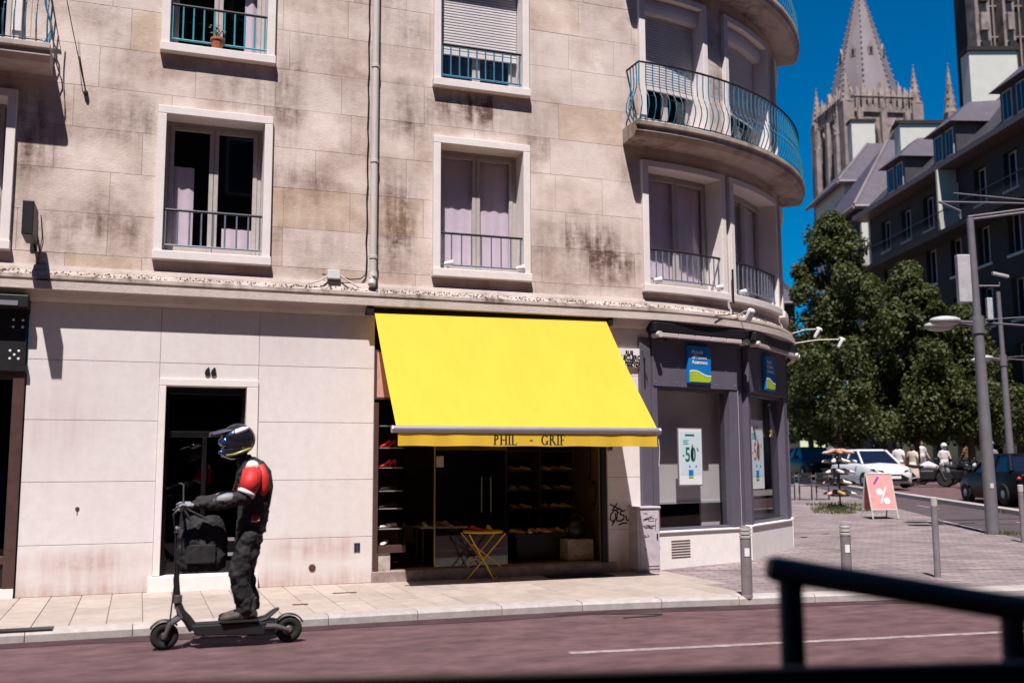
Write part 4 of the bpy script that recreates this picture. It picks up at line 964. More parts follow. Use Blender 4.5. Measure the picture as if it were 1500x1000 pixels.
# floodlights on arms above the office
def flood(s, z, label, ln=.5, side=0.):
    t, n = frame(s); o = thing('floodlight', label, 'floodlight', pt(s, .2, z), 'floodlights above the office')
    a = pt(s, .18, z); b = a+n*ln+t*side+Vector((0,0,.06)); mb = MB(); mb.tube([a, a.lerp(b,.5)+Vector((0,0,.03)), b], .012, 6); mb.build('arm', 'pvc', o)
    mb = MB(); w = (-n*.5-Vector((0,0,.9))).normalized(); x = t; y = w.cross(x); mb.obox(b+w*.09, x*.075, y*.03, w*.10); mb.tube([b-w*.03, b+w*.02], [.05,.075], 10); mb.build('head', 'white_plastic', o, bevel=.015, smooth=True)
flood(9.36, 4.10, 'white floodlight above the pilaster between the two office bays', .28)
flood(12.1, 4.10, 'white floodlight sticking out furthest right of the rounded cornice', .50)
flood(12.9, 4.0, 'lower white floodlight sticking out over the side street, behind the other', .95)
mb = MB(); q = pt(9.34,.12,4.32); mb.tube([q, pt(9.34,.12,4.9)], .02, 6); mb.tube([pt(9.34,.2,4.13), pt(8.7,.26,4.03)], .008, 5); mb.build('cable', 'cable_black', label='short dark cable along the rounded cornice to the floodlight', cat='cable')
mb = MB(); mb.box(7.44,7.46,-.06,-.04,2.85,3.3); mb.tube([(7.42,-.05,3.42),(7.45,-.05,3.1),(7.50,-.05,2.95)], .006, 5); mb.build('loose_cable', 'cable_black', label='loose black cable hanging right of the street name plate', cat='cable')
# ------------------------------------------------------------------ rider on an electric scooter, passing to the left
SY = -3.95; GZ = -.10
sc_ = thing('electric_scooter', 'black electric scooter with fat tyres under the helmeted rider', 'scooter', (.86, SY, GZ))
def wheel(cx, cz, r, parent, w=.075):
    mb = MB(); R2 = r; pr = []
    for k in range(12):
        a = 2*math.pi*k/12; pr.append((R2-.042+.042*math.cos(a), w/2*math.sin(a)))
    m_ = MB(); n = 28; c = Vector((cx, SY, cz)); vs = []
    for j in range(n):
        t = 2*math.pi*j/n; e = Vector((math.cos(t), 0, math.sin(t)))
        for (rr, yy) in pr: vs.append(c+e*rr+Vector((0,yy,0)))
    m_.add(vs, [(j*12+k, ((j+1)%n)*12+k, ((j+1)%n)*12+(k+1)%12, j*12+(k+1)%12) for j in range(n) for k in range(12)]); W = m_.build('wheel', 'rubber', parent, smooth='all')
    m_ = MB(); m_.lathe([(.0,-.03),(.03,-.03),(.035,-.022),(.075,-.018),(.078,.018),(.035,.022),(.03,.03),(.0,.03)], c, 20, (0,1,0)); m_.build('rim', 'scooter', W, smooth=True)
    m_ = MB(); m_.lathe([(.028,-.036),(.034,-.03),(.034,.03),(.028,.036)], c, 12, (0,1,0)); m_.build('hub', 'scooter_metal', W)
wheel(.285, .03, .13, sc_); wheel(1.445, .03, .13, sc_)
mb = MB(); mb.add([(.56,SY-.10,.03),(1.20,SY-.11,.00),(1.20,SY+.11,.00),(.56,SY+.10,.03),(.52,SY-.10,.125),(1.22,SY-.115,.125),(1.22,SY+.115,.125),(.52,SY+.10,.125)], [(3,2,1,0),(4,5,6,7),(0,1,5,4),(1,2,6,5),(2,3,7,6),(3,0,4,7)]); mb.build('deck', 'scooter', sc_, bevel=.012)
mb = MB(); mb.box(.56,1.18,SY-.09,SY+.09,.126,.132); mb.build('grip_tape', 'rubber', sc_)
for sy in (-1, 1):
    mb = MB(); mb.tube([(1.18,SY+.085*sy,.08),(1.30,SY+.075*sy,.075),(1.445,SY+.07*sy,.03)], [.03,.026,.02], 8); mb.build('swing_arm', 'scooter_metal', sc_, smooth=True)
    mb = MB(); mb.tube([(.285,SY+.065*sy,.03),(.33,SY+.06*sy,.14),(.42,SY+.05*sy,.20),(.40,SY+.03*sy,.30)], [.018,.028,.03,.028], 8); mb.build('fork', 'scooter_metal', sc_, smooth=True)
mb = MB(); mb.tube([(1.10,SY,.12),(1.22,SY,.15),(1.30,SY,.21),(1.345,SY,.235)], [.05,.045,.035,.02], 10, flat=(2.,.6)); mb.build('foot_rest', 'scooter', sc_, smooth=True)
def fender(cx, cz, a0, a1, r=.155):
    m_ = MB(); n = 12; vs = []
    for i in range(n+1):
        t = R_(a0+(a1-a0)*i/n); e = Vector((math.cos(t),0,math.sin(t)))
        for y in (-.045, -.02, .02, .045): vs.append(Vector((cx, SY+y, cz))+e*(r-(.01 if abs(y) > .03 else 0)))
    m_.add(vs, [(4*i+k, 4*i+k+1, 4*i+k+5, 4*i+k+4) for i in range(n) for k in range(3)]); o = m_.build('fender', 'scooter', sc_, smooth=True); s_ = o.modifiers.new('s', 'SOLIDIFY'); s_.thickness = .006
fender(1.445, .03, 25, 150); fender(.285, .03, 40, 150)
mb = MB(); mb.tube([(.55,SY,.08),(.49,SY,.17),(.43,SY,.24),(.40,SY,.32)], [.05,.045,.042,.035], 10); mb.build('neck', 'scooter', sc_, smooth=True)
mb = MB(); mb.tube([(.40,SY,.28),(.375,SY,.55),(.395,SY,.9),(.42,SY,1.20)], [.032,.028,.025,.023], 10); mb.build('stem', 'scooter', sc_, smooth=True)
mb = MB(); mb.tube([(.39,SY-.31,1.225),(.405,SY-.12,1.215),(.42,SY,1.20),(.405,SY+.12,1.215),(.39,SY+.31,1.225)], .014, 8); hb_ = mb.build('handlebar', 'scooter', sc_, smooth=True)
for sy in (-1, 1): MB().tube([(.388,SY+.33*sy,1.226),(.397,SY+.20*sy,1.222)], .019, 10).build('grip', 'rubber', hb_, smooth=True)
MB().obox((.40,SY,1.25), (.035,0,.01), (0,.04,0), (-.008,0,.02)).build('display', 'near_black', hb_, bevel=.006)
mb = MB(); mb.lathe([(.0,0),(.028,.0),(.034,.02),(.02,.05)], (.345,SY,1.02), 12, (1,0,0)); mb.build('headlight', 'chrome', sc_, smooth=True)
def remesh(o, v, it=4, crease=0.):
    r = o.modifiers.new('remesh', 'REMESH'); r.mode = 'VOXEL'; r.voxel_size = v; r.use_smooth_shade = True
    s = o.modifiers.new('smooth', 'SMOOTH'); s.factor = .5; s.iterations = it
    if crease:
        t = bpy.data.textures.get('cloth_folds') or bpy.data.textures.new('cloth_folds', 'CLOUDS'); t.noise_scale = .075; t.noise_depth = 3
        d = o.modifiers.new('folds', 'DISPLACE'); d.texture = t; d.texture_coords = 'LOCAL'; d.strength = crease; d.mid_level = .5
        s2 = o.modifiers.new('smooth2', 'SMOOTH'); s2.factor = .5; s2.iterations = 1
    return o
for sy in (-1, 1): MB().tube([(.39,SY+.17*sy,1.225),(.33,SY+.12*sy,1.16),(.355,SY+.04*sy,.95),(.36,SY+.03*sy,.5),(.33,SY+.05*sy,.16)], .006, 5).build('brake_cable', 'cable_black', sc_)
MB().lathe([(.036,.33),(.045,.335),(.045,.40),(.036,.405)], (.392,SY,0), 12).build('stem_clamp', 'scooter_metal', sc_)
for sy in (-1, 1): MB().tube([(.385,SY+.19*sy,1.235),(.345,SY+.24*sy,1.20),(.335,SY+.30*sy,1.195)], .006, 5).build('brake_lever', 'scooter_metal', hb_)
# black bag hung on the handlebar
mb = MB(); n = 14
def blob(sections, n=14):
    m_ = MB(); vs = []
    for (x, y, z, rx, ry) in sections:
        for j in range(n):
            t = 2*math.pi*j/n; k = 1/(abs(math.cos(t))**3+abs(math.sin(t))**3)**(1/3.); vs.append((x+rx*math.cos(t)*k, y+ry*math.sin(t)*k, z))
    m_.add(vs, [(i*n+j, i*n+(j+1)%n, (i+1)*n+(j+1)%n, (i+1)*n+j) for i in range(len(sections)-1) for j in range(n)]+[tuple(range(n)), tuple((len(sections)-1)*n+j for j in range(n))]); return m_
bag = remesh(blob([(.60,SY-.02,.62,.17,.09),(.60,SY-.02,.64,.215,.12),(.605,SY-.02,.78,.235,.14),(.60,SY-.02,.95,.23,.13),(.60,SY-.02,1.08,.19,.09),(.60,SY-.02,1.14,.16,.05)]).build('shoulder_bag', 'cloth_black', smooth='all', label='bulky black bag hanging from the scooter handlebar', cat='bag'), .014, 2, .06)
for sy in (-1, 1): MB().tube([(.50,SY-.02+.06*sy,1.08),(.44,SY+.06*sy,1.18),(.41,SY+.05*sy,1.235),(.47,SY+.05*sy,1.20),(.66,SY-.02+.06*sy,1.10)], .012, 6).build('strap', 'cloth_black', bag)
MB().box(.45,.72,SY-.175,SY-.155,.70,.88).build('bag_pocket', 'cloth_black', bag, bevel=.015)
# the rider: one continuous body, clothing and helmet on top of it
Lh = (0, -1, 1)
def body_mesh():
    m_ = MB()
    # pelvis to chest
    m_.tube([(1.05,SY,.90),(1.055,SY,1.02),(1.07,SY,1.16),(1.075,SY,1.32),(1.06,SY,1.48),(1.03,SY,1.60),(1.0,SY,1.66)], [.13,.135,.125,.14,.155,.13,.07], 18, refup=(1,0,0), flat=(1.12,.92))
    m_.tube([(1.01,SY,1.60),(.95,SY,1.74)], [.062,.058], 12); m_.ball((.90,SY,1.84), .10, .085, .12)
    for sy in (-1, 1):
        e_ = -.03*sy; m_.tube([(1.05,SY+.09*sy,.98),(1.025-e_*.4,SY+.10*sy,.80),(.975-e_,SY+.10*sy,.60),(1.015-e_,SY+.09*sy,.42),(1.05-e_,SY+.085*sy,.30),(1.055-e_,SY+.085*sy,.22)], [.125,.120,.104,.094,.092,.078], 14)
        m_.tube([(1.04,SY+.17*sy,1.56),(1.02,SY+.215*sy,1.46),(.955,SY+.25*sy,1.32)], [.07,.066,.052], 12)
        m_.tube([(.955,SY+.25*sy,1.32),(.72,SY+.255*sy,1.275),(.50,SY+.26*sy,1.25)], [.054,.048,.034], 12)
        m_.tube([(1.10,SY+.085*sy,.17),(1.06,SY+.085*sy,.20),(.86,SY+.09*sy,.165)], [.045,.05,.038], 10)
    return m_
rider = remesh(body_mesh().build('person', 'cloth_black', origin=(1.03, SY, .14)), .012, 4, .05)
tag(rider, 'scooter rider in red and black motorcycle jacket, dark trousers and peaked helmet', 'person')
# trousers folds come from the cloth material; jacket panels
jk = MB(); jk.tube([(1.06,SY,.98),(1.065,SY,1.06),(1.08,SY,1.18),(1.085,SY,1.34),(1.07,SY,1.50),(1.035,SY,1.61),(1.0,SY,1.665)], [.150,.152,.150,.166,.178,.152,.085], 20, refup=(1,0,0), flat=(1.14,.96))
for sy in (-1, 1): jk.tube([(1.04,SY+.16*sy,1.575),(1.02,SY+.225*sy,1.46),(.957,SY+.258*sy,1.32),(.72,SY+.263*sy,1.278),(.55,SY+.265*sy,1.258)], [.092,.090,.076,.068,.055], 14)
remesh(jk.build('jacket', 'cloth_black', rider), .012, 4, .045)
# back protector hump
hp = MB(); hp.tube([(1.16,SY,1.10),(1.185,SY,1.25),(1.20,SY,1.42),(1.18,SY,1.56),(1.13,SY,1.66)], [.06,.085,.10,.095,.05], 14, refup=(1,0,0), flat=(1.7,.62)); hp.build('backpack', 'cloth_black', rider, smooth='all')
def shell(name, pts, rad, mt, flat=(1,1), rf=(1,0,0), n=14):
    m_ = MB(); m_.tube(pts, rad, n, refup=rf, flat=flat); return m_.build(name, mt, rider, smooth='all')
for sy in (-1, 1):
    shell('red_sleeve', [(1.035,SY+.178*sy,1.565),(1.02,SY+.235*sy,1.47),(.975,SY+.262*sy,1.355)], [.092,.100,.088], 'cloth_red')
    shell('white_cuff', [(.985,SY+.258*sy,1.378),(.968,SY+.263*sy,1.345)], [.091,.087], 'cloth_white')
    shell('shoulder_pad', [(1.045,SY+.15*sy,1.625),(1.03,SY+.205*sy,1.585)], [.062,.066], 'cloth_white')
    shell('forearm_guard', [(.93,SY+.275*sy,1.335),(.80,SY+.285*sy,1.312),(.66,SY+.285*sy,1.288)], [.036,.056,.030], 'cloth_grey', rf=(0,0,1))
shell('red_back_panel', [(1.115,SY-.14,1.63),(1.15,SY-.155,1.52),(1.155,SY-.15,1.40),(1.125,SY-.145,1.31)], [.035,.052,.055,.025], 'cloth_red'); shell('red_back_panel', [(1.115,SY+.14,1.63),(1.15,SY+.155,1.52),(1.155,SY+.15,1.40),(1.125,SY+.145,1.31)], [.035,.052,.055,.025], 'cloth_red')
shell('red_hip_patch', [(1.075,SY-.135,1.165),(1.08,SY-.145,1.12),(1.08,SY-.14,1.075)], [.03,.055,.035], 'cloth_red'); shell('white_hip_stripe', [(1.078,SY-.152,1.10),(1.08,SY-.152,1.085)], [.05,.045], 'cloth_white')
shell('collar', [(1.0,SY,1.64),(.965,SY,1.70)], [.085,.078], 'cloth_black')
# boots
for sy in (-1, 1):
    m_ = MB(); sec = []
    m_.tube([(1.06,SY+.085*sy,.36),(1.06,SY+.085*sy,.25),(1.065,SY+.085*sy,.19)], [.062,.064,.062], 12)
    m_.tube([(1.13,SY+.085*sy,.185),(1.05,SY+.085*sy,.205),(.92,SY+.09*sy,.185),(.82,SY+.092*sy,.172),(.785,SY+.092*sy,.168)], [.035,.055,.047,.036,.02], 12, refup=(0,0,1), flat=(1.,.9))
    remesh(m_.build('boot', 'boot', rider), .010, 3, .015)
    MB().prism([(1.145,SY+.085*sy-.05,.134),(.80,SY+.09*sy-.05,.134),(.775,SY+.09*sy,.134),(.80,SY+.09*sy+.05,.134),(1.145,SY+.085*sy+.05,.134)], (0,0,.022)).build('boot_sole', 'rubber', rider, bevel=.004)
# gloved hands closed round the grips
for sy in (-1, 1):
    m_ = MB(); hy = SY+.262*sy
    m_.tube([(.50,hy,1.252),(.455,hy,1.252),(.425,hy,1.248)], [.035,.040,.036], 10, refup=(0,0,1), flat=(1.15,.62))
    for k, (dy, ln) in enumerate(((-.038,.95),(-.013,1.05),(.013,1.0),(.037,.82))):
        y = hy+dy; m_.tube([(.43,y,1.256),(.395,y,1.262),(.368,y,1.243),(.365,y,1.216),(.383,y,1.202),(.402,y,1.200)][:6 if ln > .9 else 5], [.0125,.0125,.012,.0115,.0105,.009][:6 if ln > .9 else 5], 8)
    m_.tube([(.46,hy-.035*sy,1.245),(.43,hy-.058*sy,1.232),(.408,hy-.055*sy,1.210),(.395,hy-.03*sy,1.198)], [.015,.014,.012,.010], 8)
    remesh(m_.build('glove', 'cloth_grey', rider), .005, 2)
# helmet: shell, peak, chin guard, goggles
m_ = MB(); m_.ball((.915,SY,1.88), .165, .138, .158, 22, 16); hel = m_.build('helmet', 'helmet_black', rider, smooth='all')
m_ = MB(); m_.tube([(.94,SY,1.79),(.84,SY,1.755),(.755,SY,1.755)], [.125,.105,.06], 14, refup=(0,0,1), flat=(1.0,.72)); m_.build('chin_guard', 'helmet_black', hel, smooth='all')
m_ = MB(); vs = []; n = 10
for i in range(n+1):
    t = i/n; x = .97-.33*t; z = 2.030-.085*t**1.1; w = .120-.050*t
    for k in (-1,-.5,0,.5,1): vs.append((x, SY+w*k, z-.03*abs(k)**2))
m_.add(vs, [(5*i+k, 5*i+k+1, 5*i+k+6, 5*i+k+5) for i in range(n) for k in range(4)]); pk = m_.build('peak', 'helmet_dark', hel, smooth='all'); pk.modifiers.new('s', 'SOLIDIFY').thickness = .012
m_ = MB(); m_.tube([(.80,SY-.085,1.86),(.765,SY,1.855),(.80,SY+.085,1.86)], [.035,.045,.035], 10); m_.build('goggles', 'visor_blue', hel, smooth='all')
for sy in (-1, 1):
    rt = Matrix.Rotation(R_(-24), 3, 'Y'); m_ = MB(); m_.ball((.925,SY+.092*sy,1.962), .090, .048, .030, 12, 8, rt); m_.build('helmet_flash', 'cloth_white', hel, smooth='all')  # white streak: the shell's highlight, put in as a white piece
    m_ = MB(); m_.tube([(1.04,SY+.06*sy,1.80),(.98,SY+.115*sy,1.775),(.88,SY+.105*sy,1.735),(.80,SY+.07*sy,1.725)], .012, 8); m_.build('helmet_edge', 'helmet_yellow', hel, smooth='all')
    m_ = MB(); m_.ball((.85,SY+.10*sy,1.93), .05, .03, .03, 10, 6, rt); m_.build('helmet_flash', 'helmet_blue', hel, smooth='all')
m_ = MB(); m_.ball((.755,SY-.04,1.755), .03, .035, .022, 10, 6); m_.build('chin_vent', 'visor_blue', hel, smooth='all')

# ------------------------------------------------------------------ street furniture
def bollard(loc, h, r, label, rings=True):
    o = thing('bollard', label, 'bollard', loc, 'steel bollards along the corner'); x, y, z = loc
    if rings:
        mb = MB(); mb.lathe([(r+.004,-.02),(r+.004,.012),(r,.016),(r,h-.16),(r*.93,h-.155)], loc, 20); mb.build('post', 'bollard', o, smooth=True)
        for k in range(3): mb = MB(); mb.lathe([(r*.86,h-.155+k*.045),(r*1.08,h-.148+k*.045),(r*1.08,h-.122+k*.045),(r*.86,h-.115+k*.045)], loc, 20); mb.build('ring', 'bollard_band', o, smooth=True)
        mb = MB(); mb.lathe([(r*.95,h-.025),(r*.90,h-.01),(r*.5,h),(0,h)], loc, 20); mb.build('cap', 'bollard', o, smooth=True)
        t = -SU; mb = MB(); c = Vector(loc)+t*(r+.002)+Vector((0,0,h*.63)); sd_ = Vector((-t.y, t.x, 0)); mb.obox(c, sd_*.03, t*.001, Vector((0,0,.05))); mb.build('sticker', 'white_print', o)
    else:
        mb = MB(); mb.lathe([(r,-.02),(r,h-.13)], loc, 16); mb.build('post', 'bollard', o, smooth=True); mb = MB(); mb.lathe([(r*1.05,h-.129),(r*1.05,h-.01),(r*.8,h),(0,h)], loc, 16); mb.build('cap', 'bollard_band', o, smooth=True)
bollard((7.14,-3.25,-.004), .86, .068, 'grey steel bollard standing at the tip of the pale tiles')
bollard((8.62,-3.28,-.004), .86, .066, 'grey steel bollard behind the blurred foreground rail')
bollard(S(6.11,14.95,-.004), 1.14, .046, 'slim tall grey bollard left of the street lamp', False)
bollard(S(9.80,19.85), 1.10, .05, 'slim grey bollard at the right edge of the view', False)
# street lamps carrying overhead line gear
def lamp(l, dp, h, label, near):
    p = S(l, dp); o = thing('street_lamp', label, 'street lamp', p, 'grey street lamps on the side street')
    def Q(a, b, z): return p+SV*a+SU*b+Vector((0,0,z))
    lean = -.012
    mb = MB(); mb.tube([Q(0,0,-.02),Q(0,0,.03)], [.16,.16], 16); mb.build('base', 'pole_paint', o)
    mb = MB(); mb.tube([Q(0,0,0),Q(lean*.63*h,0,h*.63)], [.135,.105], 16); mb.build('pole', 'pole_paint', o, smooth=True)
    mb = MB(); mb.tube([Q(lean*h*.63,0,h*.63),Q(lean*h,0,h)], [.085,.075], 16); mb.build('upper_pole', 'pole_paint', o, smooth=True)
    mb = MB(); mb.tube([Q(lean*h*.63,0,h*.625),Q(lean*h*.66,0,h*.68)], .13, 16); mb.build('collar', 'pole_paint', o, smooth=True)
    z = h*.66
    for k, (a, b) in enumerate(((-1.0,-.15),(-.72,.9))):
        mb = MB(); mb.tube([Q(-.1,0,z),Q(a*.55,b*.55,z+.02)], .03, 8); mb.tube([Q(-.1,0,z-.06),Q(a*.55,b*.55,z-.0)], .02, 8); mb.build('lamp_arm', 'pole_paint', o)
        mb = MB(); c = Q(a*.80,b*.80,z+.03); mb.ball(c, .34, .22, .10, 16, 8, Matrix.Rotation(S_ROT, 3, 'Z')); mb.build('lamp_head', 'lamp_white', o, smooth='all')
        mb = MB(); mb.ball(c-Vector((0,0,.05)), .29, .18, .07, 14, 8, Matrix.Rotation(S_ROT, 3, 'Z')); mb.build('lamp_diffuser', 'frame_pale', o, smooth='all')
    mb = MB(); mb.tube([Q(.1,0,z),Q(1.5,.3,z-.06)], .022, 6); mb.tube([Q(.1,0,z+.06),Q(1.7,.3,z+.20)], .013, 6); mb.tube([Q(1.5,.3,z-.06),Q(1.6,.3,z+.19)], .015, 6); mb.build('side_arm', 'pole_paint', o)
    if near:
        x = lean*h
        mb = MB(); mb.tube([Q(x-.05,0,h+.02),Q(2.2,.4,h+.40),Q(3.2,.5,h+.45)], .03, 6); mb.tube([Q(x-.0,0,h-.04),Q(2.2,.4,h+.33)], .03, 6); mb.tube([Q(x-.65,0,h+.36),Q(1.8,.3,h+.38)], .02, 6); mb.tube([Q(x-.32,0,h+.55),Q(1.8,.3,h+.42)], .018, 6); mb.tube([Q(x-.65,0,h+.36),Q(x-.2,0,h+.15),Q(x-.2,0,h-.02)], .025, 6); mb.build('mast_arm', 'pole_paint', o)
        mb = MB(); mb.obox(Q(x-.24,-.05,h-1.35), SV*.14, SU*.08, Vector((0,0,.52))); mb.build('control_box', 'lamp_white', o, bevel=.02)
        mb = MB(); mb.obox(Q(x+.30,0,h-2.0), SV*.06, SU*.05, Vector((0,0,.24))); mb.build('antenna_box', 'lamp_white', o, bevel=.015)
        mb = MB(); mb.tube([Q(x+.05,0,h-1.5),Q(x+.55,.0,h-1.5),Q(x+.55,0,h-1.42)], .02, 6); mb.build('camera_arm', 'pole_paint', o); mb = MB(); mb.obox(Q(x+.58,0,h-1.26), SV*.17+Vector((0,0,-.04)), SU*.05, Vector((0,0,.03))); mb.build('camera', 'lamp_white', o, bevel=.01)
        MB().obox(Q(-.02,-.125,1.0), SV*.035, SU*.008, Vector((0,0,.05))).build('sticker', 'frame_pale', o)
    return o
lamp(10.03, 21.6, 6.75, 'tall grey street lamp with overhead arms, cabinet and camera at the right', True)
lamp(18.0, 37.0, 7.3, 'farther grey street lamp at the right edge of the view', False)
# A-board
ab = thing('sandwich_board', 'pale framed pavement sandwich board with a red per cent sale poster', 'sign', (0,0,0))
hw, hh = .33, 1.10
for sg, nm in ((-1,'front'), (1,'back')):
    def Q(x, z, d=0.): return Vector((x, sg*(.28*(1-z/hh)+.02)+sg*d, z))
    for x in (-1, 1): MB().tube([Q(x*hw,0), Q(x*hw,hh)], .018, 6).build('leg', 'frame_pale', ab)
    MB().tube([Q(-hw,hh), Q(hw,hh)], .02, 6).build('frame_bar', 'frame_pale', ab); MB().tube([Q(-hw,.22), Q(hw,.22)], .016, 6).build('frame_bar', 'frame_pale', ab)
    sh = MB().prism([Q(-hw+.015,.235), Q(hw-.015,.235), Q(hw-.015,hh-.02), Q(-hw+.015,hh-.02)], (0, sg*.006, 0)).build('poster', 'sign_red', ab)
    if sg < 0:
        def T(x, z, d=.009): return Q(x*hw, z*hh, d)
        for (cx, cz) in ((-.15,.60),(.33,.40)):
            m_ = MB(); m_.lathe([(.085,0),(.085,.003)], T(cx, cz, .008), 18, (0,-1.1,.28)); m_.build('percent_dot', 'poster_pale', sh)
        MB().prism([T(-.25,.34), T(-.13,.34), T(.48,.72), T(.36,.72)], (0,-.004,0)).build('percent_bar', 'poster_pale', sh)
        MB().prism([T(-.55,.80,.012), T(-.42,.77,.012), T(-.02,.92,.012), T(-.15,.95,.012)], (0,-.004,0)).build('poster_tag', 'sign_purple', sh)
place(ab, S(9.14, 25.7), S_ROT+R_(8))
# revolving rack of sandals on the pavement
rk = thing('shoe_rack', 'tall pavement rack crowded with pale shoes beside the sandwich board', 'rack', (0,0,0))
mb = MB(); mb.tube([(0,0,.02),(0,0,1.55)], .025, 8); mb.build('pole', 'iron_dark', rk)
for a in range(4):
    t = math.pi/2*a+.4; mb = MB(); mb.tube([(0,0,.12),(math.cos(t)*.42,math.sin(t)*.42,.02)], .018, 6); mb.build('foot', 'iron_dark', rk)
for i, z in enumerate((.35,.65,.95,1.25,1.5)):
    mb = MB(); mb.lathe([(.24,z),(.27,z+.01),(.27,z+.03),(.24,z+.04)], (0,0,0), 12); mb.build('tier', 'iron_dark', rk)
place(rk, S(9.25, 29.1), 0)
rq = random.Random(21)
for i, z in enumerate((.39,.69,.99,1.29,1.54)):
    for k in range(6):
        a = k*1.05+i*.5; base = S(9.25, 29.1)+Vector((math.cos(a)*.27, math.sin(a)*.27, z))
        o = shoe(base, a+R_(20), ['shoe_white','shoe_pink','shoe_black','shoe_tan'][rq.choice((0,0,0,1,2,3))], f"pale shoe hung on the {ordn[i]} tier of the pavement rack", group='shoes on the pavement rack'); o.scale = (1.5,1.7,2.1)
        pos = (Vector((math.cos(a), math.sin(a), 0))); ang = int((math.atan2(pos.dot(SU), pos.dot(SV))+math.pi)/(math.pi/3)) % 6
        o['label'] = f"{o.data.materials[0].name[5:]} shoe on the {ordn[i]} tier of the pavement rack, {['left side, front','front middle','right side, front','right side, back','back middle','left side, back'][ang]}"
# folded chairs
def chair(loc, rz, label):
    o = thing('folding_chair', label, 'chair', (0,0,0), 'dark chairs on the side street pavement')
    for x in (-.2, .2):
        MB().tube([(x,.2,0),(x,-.12,.86)], .014, 6).build('leg', 'iron_dark', o); MB().tube([(x*.9,-.25,0),(x*.9,.18,.45)], .014, 6).build('leg', 'iron_dark', o)
    for k in range(4): MB().box(-.2,.2,-.16+k*.1,-.08+k*.1,.44,.46).build('seat_slat', 'iron_dark', o)
    for k in range(3): MB().box(-.2,.2,-.125+.03*k,-.105+.03*k,.76-.13*k,.87-.13*k).build('back_slat', 'iron_dark', o)
    place(o, loc, rz)
for k in range(3): chair(S(8.9+.55*k, 33.2), S_ROT+R_(165), ['dark folding chair nearest the corner of the office','dark folding chair, middle of three on the side pavement','dark folding chair nearest the shoe rack'][k])
